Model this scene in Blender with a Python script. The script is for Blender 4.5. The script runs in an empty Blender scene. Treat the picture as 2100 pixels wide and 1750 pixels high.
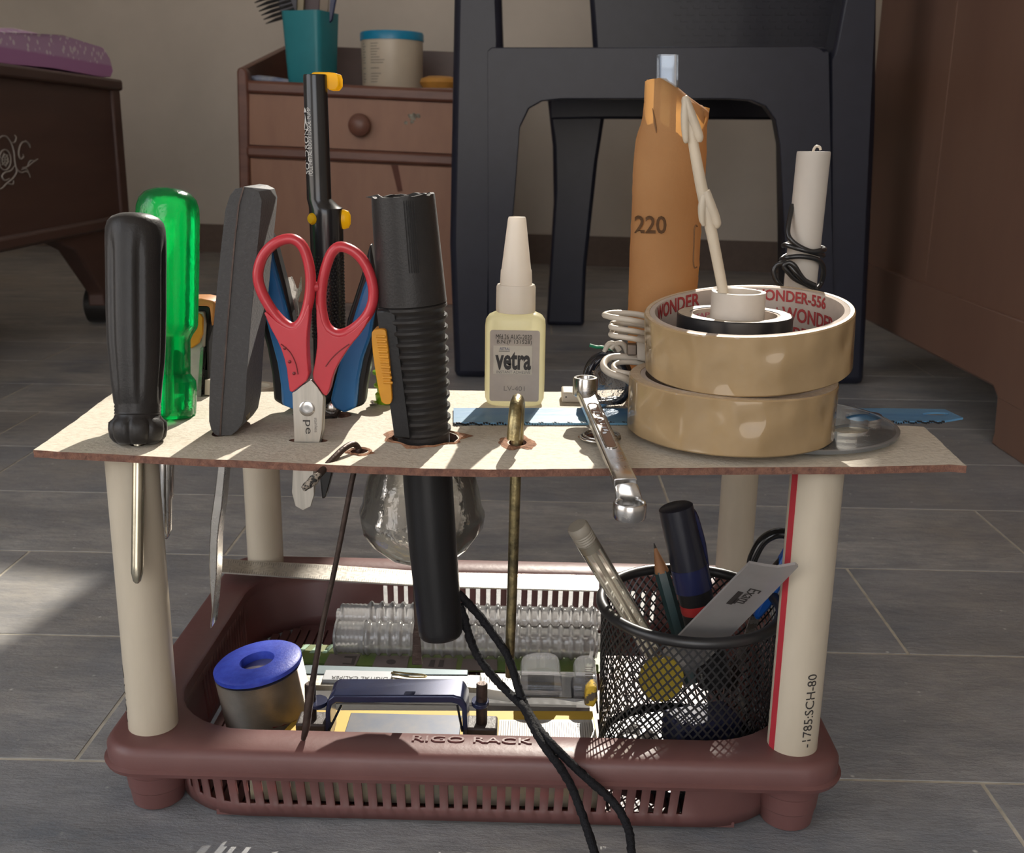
import bpy, bmesh, math, random
from mathutils import Vector, Matrix, noise
random.seed(7)
SC = bpy.context.scene
COL = SC.collection
V = Vector
PI = math.pi
# ------------------------------------------------------------------ camera
F = 2187.0                      # focal length in pixels of the 2100 x 1750 frame
HC = 0.29                       # camera height above the floor
_d = V((50 / F, 590 / F, 1)).normalized()
_n = V((-116 / F, -8110 / F, 1))
_u = (-(_n - _d * _n.dot(_d))).normalized()
_r = V((_u.y * _d.z - _u.z * _d.y, _u.z * _d.x - _u.x * _d.z, _u.x * _d.y - _u.y * _d.x))
CAM = V((0, 0, HC))
def ray(px, py):
    c = V(((px - 1050) / F, -(py - 875) / F, 1))
    return V((_r.dot(c), _d.dot(c), _u.dot(c)))
def at(px, py, y):              # the point of the plane "depth = y" seen at that pixel
    r = ray(px, py); return CAM + r * (y / r.y)
def atz(px, py, z):
    r = ray(px, py); return CAM + r * ((z - HC) / r.z)
def atx(px, py, x):
    r = ray(px, py); return CAM + r * (x / r.x)
_fw = V((_r.z, _d.z, _u.z))
def sc(p):                      # metres per pixel at a point
    return (p - CAM).dot(_fw) / F
cd = bpy.data.cameras.new('camera'); cam = bpy.data.objects.new('camera', cd); COL.objects.link(cam)
_ri = V((_r.x, _d.x, _u.x)); _up = V((_r.y, _d.y, _u.y))
cam.matrix_world = Matrix(((_ri.x, _up.x, -_fw.x, 0), (_ri.y, _up.y, -_fw.y, 0), (_ri.z, _up.z, -_fw.z, HC), (0, 0, 0, 1)))
cd.sensor_width = 36; cd.sensor_fit = 'HORIZONTAL'; cd.lens = 36 * F / 2100
cd.clip_start = .01; cd.clip_end = 50
cd.dof.use_dof = True; cd.dof.focus_distance = .46; cd.dof.aperture_fstop = 34
SC.camera = cam
SC.view_settings.view_transform = 'Standard'; SC.view_settings.look = 'None'
SC.view_settings.gamma = 1; SC.view_settings.exposure = 0
SC.view_settings.use_curve_mapping = False
try:
    SC.cycles.use_denoising = True
    SC.cycles.max_bounces = 12; SC.cycles.transparent_max_bounces = 24
    SC.cycles.caustics_refractive = False; SC.cycles.caustics_reflective = False
    SC.cycles.sample_clamp_indirect = 4
except Exception: pass
# ------------------------------------------------------------------ materials
MATS = {}
def _nodes(name):
    m = bpy.data.materials.new(name); m.use_nodes = True
    nt = m.node_tree; nt.nodes.clear()
    out = nt.nodes.new('ShaderNodeOutputMaterial')
    return m, nt, out
def c4(c): return (c[0], c[1], c[2], 1)
def coords(nt):
    t = nt.nodes.new('ShaderNodeTexCoord'); return t.outputs['Object']
def mixrgb(nt, f, a, b, mode='MIX'):
    n = nt.nodes.new('ShaderNodeMix'); n.data_type = 'RGBA'; n.blend_type = mode
    for sock, val in ((0, f), (6, a), (7, b)):
        if hasattr(val, 'node'): nt.links.new(val, n.inputs[sock])
        else: n.inputs[sock].default_value = c4(val) if sock else val
    return n.outputs[2]
def noise_fac(nt, scale, detail=4, rough=.6, lo=.35, hi=.65, vec=None, stretch=None):
    v = vec or coords(nt)
    if stretch:
        mp = nt.nodes.new('ShaderNodeMapping'); mp.inputs['Scale'].default_value = stretch
        nt.links.new(v, mp.inputs['Vector']); v = mp.outputs[0]
    n = nt.nodes.new('ShaderNodeTexNoise'); n.inputs['Scale'].default_value = scale
    n.inputs['Detail'].default_value = detail; n.inputs['Roughness'].default_value = rough
    nt.links.new(v, n.inputs['Vector'])
    r = nt.nodes.new('ShaderNodeMapRange'); r.inputs[1].default_value = lo; r.inputs[2].default_value = hi
    nt.links.new(n.outputs['Fac'], r.inputs[0])
    return r.outputs[0]
def bump(nt, h, strength, dist=.001):
    b = nt.nodes.new('ShaderNodeBump'); b.inputs['Strength'].default_value = strength
    b.inputs['Distance'].default_value = dist; nt.links.new(h, b.inputs['Height'])
    return b.outputs[0]
def mat(name, col, rough=.5, metal=0, col2=None, nscale=60, nlo=.35, nhi=.65, stretch=None,
        bscale=None, bstr=.3, bdist=.0006, spec=.5, transl=0, coat=0, sheen=0, rvar=0, transp=0, tcol=None):
    if name in MATS: return MATS[name]
    m, nt, out = _nodes(name)
    p = nt.nodes.new('ShaderNodeBsdfPrincipled')
    p.inputs['Roughness'].default_value = rough; p.inputs['Metallic'].default_value = metal
    p.inputs['Specular IOR Level'].default_value = spec
    p.inputs['Coat Weight'].default_value = coat
    p.inputs['Sheen Weight'].default_value = sheen; p.inputs['Sheen Roughness'].default_value = .35
    c2 = col2 or tuple(x * .86 for x in col)
    f = noise_fac(nt, nscale, lo=nlo, hi=nhi, stretch=stretch)
    colr = mixrgb(nt, f, col, c2)
    nt.links.new(colr, p.inputs['Base Color'])
    if rvar:
        r = nt.nodes.new('ShaderNodeMapRange'); r.inputs[3].default_value = max(.02, rough - rvar); r.inputs[4].default_value = rough + rvar
        nt.links.new(f, r.inputs[0]); nt.links.new(r.outputs[0], p.inputs['Roughness'])
    if bscale:
        nt.links.new(bump(nt, noise_fac(nt, bscale, lo=.2, hi=.8, stretch=stretch), bstr, bdist), p.inputs['Normal'])
    sh = p.outputs[0]
    if transl:
        t = nt.nodes.new('ShaderNodeBsdfTranslucent')
        if tcol: t.inputs[0].default_value = c4(tcol)
        else: nt.links.new(colr, t.inputs[0])
        mx = nt.nodes.new('ShaderNodeMixShader'); mx.inputs[0].default_value = transl
        nt.links.new(sh, mx.inputs[1]); nt.links.new(t.outputs[0], mx.inputs[2]); sh = mx.outputs[0]
    if transp:
        t = nt.nodes.new('ShaderNodeBsdfTransparent')
        t.inputs[0].default_value = c4(tcol or (1, 1, 1))
        mx = nt.nodes.new('ShaderNodeMixShader'); mx.inputs[0].default_value = transp
        nt.links.new(sh, mx.inputs[1]); nt.links.new(t.outputs[0], mx.inputs[2]); sh = mx.outputs[0]
    nt.links.new(sh, out.inputs[0])
    MATS[name] = m; return m
def clear(name, tint=(.95, .95, .95), haze=.12, hcol=(.8, .8, .8), rough=.06, bscale=None, bstr=.4, gloss=.9):
    """clear plastic: see-through body, a little milky scatter, a reflecting skin"""
    if name in MATS: return MATS[name]
    m, nt, out = _nodes(name)
    t = nt.nodes.new('ShaderNodeBsdfTransparent'); t.inputs[0].default_value = c4(tint)
    tl = nt.nodes.new('ShaderNodeBsdfTranslucent'); tl.inputs[0].default_value = c4(hcol)
    df = nt.nodes.new('ShaderNodeBsdfDiffuse'); df.inputs[0].default_value = c4(hcol)
    a = nt.nodes.new('ShaderNodeMixShader'); a.inputs[0].default_value = .4
    nt.links.new(tl.outputs[0], a.inputs[1]); nt.links.new(df.outputs[0], a.inputs[2])
    b = nt.nodes.new('ShaderNodeMixShader'); b.inputs[0].default_value = haze
    nt.links.new(t.outputs[0], b.inputs[1]); nt.links.new(a.outputs[0], b.inputs[2])
    g = nt.nodes.new('ShaderNodeBsdfGlossy'); g.inputs['Roughness'].default_value = rough
    g.inputs[0].default_value = (gloss, gloss, gloss, 1)
    fr = nt.nodes.new('ShaderNodeFresnel'); fr.inputs[0].default_value = 1.5
    c = nt.nodes.new('ShaderNodeMixShader')
    nt.links.new(fr.outputs[0], c.inputs[0]); nt.links.new(b.outputs[0], c.inputs[1]); nt.links.new(g.outputs[0], c.inputs[2])
    if bscale:
        bo = bump(nt, noise_fac(nt, bscale, lo=.2, hi=.8), bstr, .0015)
        nt.links.new(bo, g.inputs['Normal']); nt.links.new(bo, fr.inputs['Normal'])
    nt.links.new(c.outputs[0], out.inputs[0])
    MATS[name] = m; return m
# ------------------------------------------------------------------ mesh helpers
def BM(): return bmesh.new()
def box(bm, a, b):
    x0, y0, z0 = a; x1, y1, z1 = b
    v = [bm.verts.new(p) for p in ((x0, y0, z0), (x1, y0, z0), (x1, y1, z0), (x0, y1, z0), (x0, y0, z1), (x1, y0, z1), (x1, y1, z1), (x0, y1, z1))]
    for f in ((3, 2, 1, 0), (4, 5, 6, 7), (0, 1, 5, 4), (1, 2, 6, 5), (2, 3, 7, 6), (3, 0, 4, 7)):
        bm.faces.new([v[i] for i in f])
def obox(bm, c, ax, half):      # oriented box: centre, three axes, half sizes
    v = []
    for k in (-1, 1):
        for i, j in ((-1, -1), (1, -1), (1, 1), (-1, 1)):
            v.append(bm.verts.new(c + ax[0] * half[0] * i + ax[1] * half[1] * j + ax[2] * half[2] * k))
    for f in ((3, 2, 1, 0), (4, 5, 6, 7), (0, 1, 5, 4), (1, 2, 6, 5), (2, 3, 7, 6), (3, 0, 4, 7)):
        bm.faces.new([v[i] for i in f])
def frame(d):
    d = d.normalized()
    a = V((0, 1, 0)) if abs(d.y) < .9 else V((1, 0, 0))
    u = a.cross(d).normalized(); w = d.cross(u)
    return u, w
def rings(bm, rs, caps=(True, True), closed=False):
    """skin a list of vertex rings (lists of points)"""
    L = [[bm.verts.new(p) for p in r] for r in rs]
    n = len(L[0])
    for i in range(len(L) - (0 if closed else 1)):
        a, b = L[i], L[(i + 1) % len(L)]
        for k in range(n):
            bm.faces.new((a[k], a[(k + 1) % n], b[(k + 1) % n], b[k]))
    if not closed:
        if caps[0]: bm.faces.new(list(reversed(L[0])))
        if caps[1]: bm.faces.new(L[-1])
    return L
def lathe(bm, prof, seg=32, caps=(True, True), flute=None, ry=1.0, axis=None, power=None):
    """prof: list of (centre point, radius); rings lie square to the overall axis"""
    ax = axis or (prof[-1][0] - prof[0][0])
    u, w = frame(ax)
    rs = []
    for i, (c, r) in enumerate(prof):
        ring = []
        for k in range(seg):
            t = 2 * PI * k / seg
            rr = r * (1 + (flute(i, t) if flute else 0))
            cx, sx = math.cos(t), math.sin(t)
            if power:
                q = (abs(cx) ** power + abs(sx) ** power) ** (-1 / power); cx *= q; sx *= q
            ring.append(c + u * (cx * rr) + w * (sx * rr * ry))
        rs.append(ring)
    return rings(bm, rs, caps)
def plathe(bm, pts, y, y2=None, **k):
    """pts: (pixel x, pixel y, half width in pixels) bottom to top; depth y at the first, y2 at the last"""
    y2 = y if y2 is None else y2
    p0, p1 = pts[0][1], pts[-1][1]
    prof = []
    for px, py, hw in pts:
        yy = y + (y2 - y) * ((py - p0) / (p1 - p0) if p1 != p0 else 0)
        c = at(px, py, yy); prof.append((c, hw * sc(c)))
    return lathe(bm, prof, **k)
def tube(bm, pts, r, seg=10, closed=False, flat=1.0, caps=(True, True), sub=1, up=None):
    """round or flattened tube along points; r number or list; sub>1 smooths the path"""
    n = len(pts)
    rr = list(r) if isinstance(r, (list, tuple)) else [r] * n
    if sub > 1:
        P, R = [], []
        m = n if closed else n - 1
        for i in range(m):
            a, b, c, d = (pts[(i - 1) % n] if closed or i else pts[0]), pts[i], pts[(i + 1) % n], (pts[(i + 2) % n] if closed or i + 2 < n else pts[-1])
            for s in range(sub):
                t = s / sub
                P.append(.5 * ((2 * b) + (c - a) * t + (2 * a - 5 * b + 4 * c - d) * t * t + (3 * b - a - 3 * c + d) * t ** 3))
                R.append(rr[i] * (1 - t) + rr[(i + 1) % n] * t)
        if not closed: P.append(pts[-1]); R.append(rr[-1])
        pts, rr, n = P, R, len(P)
    rs = []; u = None
    for i in range(n):
        a = pts[(i - 1) % n] if closed or i else pts[0]
        b = pts[(i + 1) % n] if closed or i < n - 1 else pts[-1]
        d = (b - a)
        d = d.normalized() if d.length > 1e-9 else V((0, 0, 1))
        if up is not None:
            u = up - d * up.dot(d); u.normalize()
        elif u is None: u = frame(d)[0]
        else:
            u = u - d * u.dot(d); u.normalize()
        w = d.cross(u)
        rs.append([pts[i] + u * (math.cos(2 * PI * k / seg) * rr[i] * flat) + w * (math.sin(2 * PI * k / seg) * rr[i]) for k in range(seg)])
    return rings(bm, rs, caps, closed)
def prism(bm, loops, N, t0, t1, m_side=None):
    """solid from flat loops (first the outline, the rest holes) pushed along N from t0 to t1"""
    edges = []; A = []; B = []
    for lp in loops:
        a = [bm.verts.new(p + N * t0) for p in lp]
        A.append(a)
        edges += [bm.edges.new((a[i], a[(i + 1) % len(a)])) for i in range(len(a))]
    res = bmesh.ops.triangle_fill(bm, use_beauty=True, use_dissolve=False, edges=edges)
    fs = [g for g in res['geom'] if isinstance(g, bmesh.types.BMFace)]
    mp = {}
    for lp, a in zip(loops, A):
        b = [bm.verts.new(p + N * t1) for p in lp]
        B.append(b)
        for x, y in zip(a, b): mp[x] = y
    for f in fs: bm.faces.new([mp[v] for v in reversed(f.verts)])
    for a, b in zip(A, B):
        for i in range(len(a)):
            j = (i + 1) % len(a)
            f = bm.faces.new((a[i], b[i], b[j], a[j]))
            if m_side is not None: f.material_index = m_side
YN = V((0, 1, 0)); ZN = V((0, 0, 1)); XN = V((1, 0, 0))
def pp(pts, y): return [at(a, b, y) for a, b in pts]
def ppz(pts, z): return [atz(a, b, z) for a, b in pts]
def pprism(bm, pts, y, t0, t1, holes=()):
    prism(bm, [pp(pts, y)] + [pp(h, y) for h in holes], YN, t0, t1)
def circ(c, r, n=20, u=XN, v=YN, ry=None): return [c + u * (math.cos(2 * PI * k / n) * r) + v * (math.sin(2 * PI * k / n) * (ry or r)) for k in range(n)]
def smooth_loop(pts, it=2, closed=True):
    for _ in range(it):
        q = []
        n = len(pts)
        for i in range(n if closed else n - 1):
            a, b = pts[i], pts[(i + 1) % n]
            q.append((a[0] * .75 + b[0] * .25, a[1] * .75 + b[1] * .25)); q.append((a[0] * .25 + b[0] * .75, a[1] * .25 + b[1] * .75))
        pts = q
    return pts
# ------------------------------------------------------------------ objects
LOC = {}
def thing(name, label, cat, loc, group=None):
    o = bpy.data.objects.new(name, None); COL.objects.link(o); o.location = loc; o.empty_display_size = .02
    o['label'] = label; o['category'] = cat
    if group: o['group'] = group
    LOC[o.name] = V(loc); return o
def obj(name, bm, ms, parent=None, bevel=None, smooth=40, loc=None, label=None, kind=None, solid=None, segs=2):
    bmesh.ops.recalc_face_normals(bm, faces=bm.faces[:])
    L = LOC[parent.name] if parent else V(loc or (0, 0, 0))
    if L.length: bmesh.ops.translate(bm, verts=bm.verts[:], vec=-L)
    me = bpy.data.meshes.new(name); bm.to_mesh(me); bm.free()
    for m in (ms if isinstance(ms, (list, tuple)) else [ms]): me.materials.append(m)
    if smooth is not None:
        me.shade_smooth(); me.set_sharp_from_angle(angle=math.radians(smooth))
    o = bpy.data.objects.new(name, me); COL.objects.link(o)
    if parent: o.parent = parent
    elif loc is not None: o.location = loc
    LOC[o.name] = L
    if label: o['label'] = label
    if kind: o['kind'] = kind
    if solid:
        s = o.modifiers.new('thick', 'SOLIDIFY'); s.thickness = solid; s.offset = 0
    if bevel:
        b = o.modifiers.new('bevel', 'BEVEL'); b.width = bevel; b.segments = segs; b.limit_method = 'ANGLE'; b.angle_limit = math.radians(35)
        b.harden_normals = False
    return o
def tagged(o, label, cat, group=None):
    o['label'] = label; o['category'] = cat
    if group: o['group'] = group
    return o
def struct(name, bm, m, **k):
    o = obj(name, bm, m, **k); o['kind'] = 'structure'; return o
def text(name, s, h, m, parent, fn, width=None, depth=.00012, bold=0):
    cu = bpy.data.curves.new('t', 'FONT'); cu.body = s; cu.size = 1; cu.align_x = 'CENTER'; cu.align_y = 'CENTER'
    cu.extrude = .002; cu.offset = bold; cu.resolution_u = 3
    to = bpy.data.objects.new('t', cu); COL.objects.link(to)
    dg = bpy.context.evaluated_depsgraph_get(); dg.update()
    me = bpy.data.meshes.new_from_object(to.evaluated_get(dg))
    bpy.data.objects.remove(to); bpy.data.curves.remove(cu)
    xs = [v.co.x for v in me.vertices]; ys = [v.co.y for v in me.vertices]
    cx, cy = (min(xs) + max(xs)) / 2, (min(ys) + max(ys)) / 2
    sy = h / (max(ys) - min(ys)); sx = width / (max(xs) - min(xs)) if width else sy
    L = LOC[parent.name] if parent else V((0, 0, 0))
    for v in me.vertices:
        v.co = fn((v.co.x - cx) * sx, (v.co.y - cy) * sy, depth if v.co.z > 0 else 0) - L
    me.name = name; me.materials.append(m)
    o = bpy.data.objects.new(name, me); COL.objects.link(o); o.parent = parent; LOC[o.name] = L
    return o
def flat(O, U, W):              # text laid on a plane: right U, up W, out of the page U x W
    U = U.normalized(); W = (W - U * W.dot(U)).normalized(); N = U.cross(W)
    return lambda x, y, z: O + U * x + W * y + N * z

# ------------------------------------------------------------------ palette
M_board = mat('board_top', (.57, .515, .42), .72, col2=(.40, .345, .265), nscale=420, nlo=.46, nhi=.85, stretch=(.75, 1, 1), bscale=600, bstr=.5, bdist=.0006)
M_edge = mat('board_edge', (.21, .10, .065), .85, col2=(.12, .055, .04), nscale=400, bscale=600, bstr=.8)
M_raw = mat('torn_hardboard', (.38, .19, .10), .9, col2=(.2, .09, .05), nscale=500, bscale=700, bstr=1)
M_pvc = mat('cream_pvc', (.50, .44, .345), .38, col2=(.43, .375, .29), nscale=40, stretch=(1, 1, .25), bscale=300, bstr=.1)
M_maroon = mat('maroon_plastic', (.170, .080, .074), .42, col2=(.145, .067, .062), nscale=30, bscale=250, bstr=.12, transl=.2, tcol=(.60, .10, .08))
M_black = mat('black_rubber', (.016, .015, .015), .42, col2=(.021, .019, .018), nscale=90, bscale=900, bstr=.15, sheen=.12, spec=.32)
M_blackp = mat('black_plastic', (.011, .011, .012), .36, nscale=90, bscale=700, bstr=.08, sheen=.05, spec=.3)
M_blackm = mat('black_enamel', (.012, .012, .013), .22, nscale=90)
M_grey = mat('grey_rubber', (.050, .049, .049), .6, col2=(.066, .065, .064), nscale=700, nlo=.5, nhi=.8, bscale=900, bstr=.4, sheen=.2, spec=.3)
M_steel = mat('steel', (.55, .54, .52), .28, metal=1, col2=(.40, .39, .37), nscale=80, rvar=.1)
M_chrome = mat('chrome', (.60, .59, .57), .24, metal=1, col2=(.5, .49, .48), nscale=150, rvar=.06)
M_brush = mat('brushed_steel', (.50, .47, .42), .42, metal=1, col2=(.40, .375, .335), nscale=400, stretch=(1, 1, .05), rvar=.08)
M_brass = mat('tarnished_brass', (.42, .34, .17), .4, metal=1, col2=(.14, .12, .07), nscale=160, bscale=300, bstr=.4)
M_rust = mat('brown_steel', (.085, .06, .05), .42, metal=.7, col2=(.05, .035, .03), nscale=120, bscale=500, bstr=.3)
M_red = mat('red_plastic', (.54, .045, .06), .3, col2=(.48, .035, .048), nscale=30, bscale=300, bstr=.06, transl=.08)
M_blue = mat('blue_plastic', (.018, .155, .40), .35, col2=(.014, .12, .33), nscale=30, bscale=200, bstr=.1)
M_yellow = mat('yellow_plastic', (.92, .56, .01), .35, nscale=30, transl=.6, tcol=(1.0, .72, .03))
M_orange = mat('amber_plastic', (.72, .33, .02), .4, col2=(.62, .27, .02), nscale=60, transl=.2)
M_white = mat('white_plastic', (.66, .60, .52), .4, col2=(.6, .54, .46), nscale=20, transl=.25)
M_ivory = mat('ivory_plastic', (.68, .60, .48), .35, nscale=20, transl=.3)
M_ink = mat('dark_print', (.03, .026, .024), .7)
M_greyink = mat('grey_print', (.20, .18, .165), .7)
M_wtext = mat('silver_print', (.5, .49, .47), .5)
M_redink = mat('red_print', (.33, .035, .035), .7)
M_clear = clear('clear_plastic', haze=.10)
M_clearw = clear('milky_plastic', tint=(.9, .9, .9), haze=.42, hcol=(.85, .85, .85), rough=.12)
M_wood = mat('red_brown_wood', (.17, .072, .048), .42, col2=(.12, .048, .034), nscale=12, stretch=(1, 1, 5), bscale=60, bstr=.05)
M_panel = mat('brown_laminate', (.30, .150, .090), .5, col2=(.265, .128, .077), nscale=9, stretch=(4, 1, 1))
M_dwood = mat('dark_wood', (.092, .050, .040), .45, col2=(.068, .037, .031), nscale=8, stretch=(1, .3, 3))
M_cwood = mat('cabinet_wood', (.19, .105, .072), .42, col2=(.155, .083, .058), nscale=7, stretch=(1, 1, .3))
M_chair = mat('navy_plastic', (.017, .0185, .029), .3, col2=(.015, .016, .025), nscale=50, bscale=500, bstr=.06, spec=.25)

# ================================================================== the room
SUN = V((.18 * .7986, .98 * .7986, .6018)).normalized()      # towards the sun
def build_room():
    # stone floor: rows of long slabs, grout between
    bm = BM(); lay = bm.faces.layers.float.new('slab')
    x0, x1 = -1.5, 1.5
    f = bm.faces.new([bm.verts.new(p) for p in ((x0, -2.6, -.0004), (x1, -2.6, -.0004), (x1, 3.2, -.0004), (x0, 3.2, -.0004))]); f.material_index = 1
    joints = {-1: .2155, 0: -.2145, 1: -.357, 2: .3654, 4: -.5266}
    w = .582; g = .0011
    for k in range(-23, 22):
        y0 = .446 + .1303 * k; y1 = y0 + .1303
        j = joints.get(k, random.uniform(-.3, .3))
        x = j - w * 3
        while x < x1:
            a, b = max(x0, x + g), min(x1, x + w - g)
            if b > a + .01:
                v = [(a, y0 + g), (b, y0 + g), (b, y1 - g), (a, y1 - g)]
                top = bm.faces.new([bm.verts.new((p[0], p[1], 0)) for p in v]); top[lay] = random.random()
                for i in range(4):
                    p, q = v[i], v[(i + 1) % 4]
                    s = bm.faces.new([bm.verts.new(c) for c in ((p[0], p[1], -.0006), (q[0], q[1], -.0006), (q[0], q[1], 0), (p[0], p[1], 0))]); s[lay] = .5
            x += w
    m, nt, out = _nodes('kota_stone')
    p = nt.nodes.new('ShaderNodeBsdfPrincipled')
    at_ = nt.nodes.new('ShaderNodeAttribute'); at_.attribute_name = 'slab'
    base = mixrgb(nt, at_.outputs['Fac'], (.45, .44, .415), (.31, .312, .318))
    n1 = noise_fac(nt, 9, 8, .72, .42, .63, stretch=(.7, 1.6, 1))
    base = mixrgb(nt, n1, base, (.15, .165, .19))
    n2 = noise_fac(nt, 4, 5, .6, .46, .75)
    base = mixrgb(nt, n2, base, (.35, .315, .265))
    n4 = noise_fac(nt, 80, 8, .75, .38, .72, stretch=(.45, 1.4, 1))
    base = mixrgb(nt, n4, base, (.20, .203, .21))
    vo = nt.nodes.new('ShaderNodeTexVoronoi'); vo.inputs['Scale'].default_value = 75
    nt.links.new(coords(nt), vo.inputs['Vector'])
    r = nt.nodes.new('ShaderNodeMapRange'); r.inputs[1].default_value = .10; r.inputs[2].default_value = .03
    nt.links.new(vo.outputs['Distance'], r.inputs[0])
    n3 = noise_fac(nt, 12, 2, .5, .44, .56)
    mu = nt.nodes.new('ShaderNodeMath'); mu.operation = 'MULTIPLY'; nt.links.new(r.outputs[0], mu.inputs[0]); nt.links.new(n3, mu.inputs[1])
    base = mixrgb(nt, mu.outputs[0], base, (.62, .62, .60))
    nt.links.new(base, p.inputs['Base Color']); p.inputs['Roughness'].default_value = .40
    nt.links.new(bump(nt, noise_fac(nt, 90, 7, .75, .2, .8, stretch=(.6, 1.4, 1)), .6, .0012), p.inputs['Normal'])
    nt.links.new(p.outputs[0], out.inputs[0])
    grout = mat('grout', (.58, .53, .43), .9, col2=(.42, .39, .32), nscale=90)
    struct('floor', bm, [m, grout], smooth=None)
    # back wall, a little skew to the slabs, unseen window holes cut to shape the sun patches
    plaster = mat('grey_plaster', (.60, .55, .49), .85, col2=(.50, .46, .41), nscale=4, nlo=.3, nhi=.75, bscale=120, bstr=.08)
    wd = V((1, -.178, 0)).normalized(); wn = V((.178, 1, 0)).normalized(); wo = V((.05, 2.573, 0))
    def W(x, z): return wo + wd * ((x - wo.x) / wd.x) + ZN * z
    bm = BM()
    outl = [W(-1.6, 0), W(1.6, 0), W(1.6, 2.5), W(-1.6, 2.5)]
    h1 = [W(.172, 1.68), W(.235, 1.68), W(.235, 1.405), W(.465, 1.405), W(.465, 1.68), W(.510, 1.68), W(.510, 2.06), W(.172, 2.06)]
    h2 = [W(-.42, 1.4615), W(.06, 1.4615), W(.06, 1.60), W(-.42, 1.60)]
    h3 = [W(-.1, 2.24), W(1.0, 2.24), W(1.0, 2.44), W(-.1, 2.44)]  # high opening added only to let in more sky light
    prism(bm, [outl, h1, h2, h3], wn, 0, .06)
    struct('wall_back', bm, plaster, smooth=None)
    # window casing around the openings
    bm = BM()
    for lp in (h1, h2):
        n = len(lp)
        for i in range(n):
            a, b = lp[i], lp[(i + 1) % n]
            d = (b - a).normalized(); s = d.cross(wn)
            obox(bm, (a + b) / 2 - s * .022 + wn * -.008, (d, s, wn), ((b - a).length / 2 + .03, .02, .008))
    w = struct('window_1', bm, M_dwood, smooth=None)
    # dado groove just above the floor
    bm = BM(); obox(bm, W(0, .035) - wn * .004, (wd, ZN, wn), (1.6, .035, .004))
    struct('baseboard_back', bm, mat('dusky_skirting', (.16, .12, .10), .7), smooth=None)
    bm = BM(); box(bm, (1.44, -2.6, 0), (1.5, 3.0, 2.5)); struct('wall_right', bm, plaster, smooth=None)
    bm = BM()                  # the left wall has a window towards the camera end
    def L(y, z): return V((-1.44, y, z))
    prism(bm, [[L(-2.6, 0), L(3.0, 0), L(3.0, 2.5), L(-2.6, 2.5)], [L(-1.2, .12), L(.30, .12), L(.30, 1.55), L(-1.2, 1.55)]], XN, -.06, 0)
    struct('wall_left', bm, plaster, smooth=None)
    bm = BM()
    for y in (-1.22, -.72, -.22, .28): box(bm, (-1.47, y, .09), (-1.43, y + .04, 1.58))
    for z in (.09, .8, 1.55): box(bm, (-1.47, -1.22, z), (-1.43, .32, z + .03))
    struct('window_2', bm, M_dwood, smooth=None)
    bm = BM(); box(bm, (-1.5, -2.6, 2.5), (1.5, 3.0, 2.56)); struct('ceiling', bm, plaster, smooth=None)
    # front wall behind the camera with an unseen open doorway sized for the fill light
    bm = BM()
    prism(bm, [[V((-1.5, -2.4, 0)), V((1.5, -2.4, 0)), V((1.5, -2.4, 2.5)), V((-1.5, -2.4, 2.5))],
               [V((DOOR[0], -2.4, .02)), V((DOOR[1], -2.4, .02)), V((DOOR[1], -2.4, 2.1)), V((DOOR[0], -2.4, 2.1))]], YN, -.06, 0)
    struct('wall_front', bm, plaster, smooth=None)
DOOR = (-1.1, .8)
build_room()
# ================================================================== light
sl = bpy.data.lights.new('sun', 'SUN'); so = bpy.data.objects.new('sun', sl); COL.objects.link(so)
so.rotation_euler = SUN.to_track_quat('Z', 'Y').to_euler(); so.location = (1, 3, 3)
sl.energy = 7.0; sl.angle = math.radians(.53); sl.color = (1, .93, .82)
wd = bpy.data.worlds.new('world'); SC.world = wd; wd.use_nodes = True
nt = wd.node_tree; bg = nt.nodes['Background']
tc = nt.nodes.new('ShaderNodeTexCoord'); sx = nt.nodes.new('ShaderNodeSeparateXYZ'); nt.links.new(tc.outputs['Generated'], sx.inputs[0])
rp = nt.nodes.new('ShaderNodeValToRGB'); nt.links.new(sx.outputs['Z'], rp.inputs[0])
rp.color_ramp.elements[0].position = 0; rp.color_ramp.elements[0].color = (1.0, .90, .80, 1)
rp.color_ramp.elements[1].position = .6; rp.color_ramp.elements[1].color = (.84, .93, 1.06, 1)
nt.links.new(rp.outputs[0], bg.inputs[0]); bg.inputs[1].default_value = 4.0

# ================================================================== the rack
ZB = .1685; ZR = .037            # top of the board, top of the basket rim
PF, PB = .4157, .603             # depth of the front and rear pipes
PIPES = [(-.1650, .4192, .1655), (.1165, PF, .1655), (-.1600, PB, .149), (.1240, PB, .149)]
R = .01065
rack = thing('storage_rack', 'maroon slotted plastic basket rack on four cream pipes carrying a hardboard shelf of tools', 'rack', (-.022, .50, 0))
def rrect(x0, y0, x1, y1, r, n=8):
    out = []
    for cx, cy, a0 in ((x1 - r, y1 - r, 0), (x0 + r, y1 - r, 90), (x0 + r, y0 + r, 180), (x1 - r, y0 + r, 270)):
        for k in range(n + 1):
            a = math.radians(a0 + 90 * k / n); out.append(V((cx + r * math.cos(a), cy + r * math.sin(a), 0)))
    return out
XO0, XO1, YO0, YO1 = -.1835, .1365, .3975, .6200
XI0, XI1, YI0, YI1 = -.1625, .1195, .4175, .6005
outer = rrect(XO0, YO0, XO1, YO1, .018)
inner = rrect(XI0, YI0, XI1, YI1, .040)
n = len(outer)
bm = BM()
secs = [(outer, -.0008, .0245), (outer, -.0016, .0265), (outer, .0, .0275), (outer, 0, .0335), (outer, .0018, .0362), (outer, .0035, ZR), (inner, -.0012, ZR), (inner, .0006, .0358), (inner, .0006, .030), (inner, -.0014, .030), (inner, -.0022, .0345), (outer, .0022, .0345), (outer, .0014, .0245)]
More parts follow.
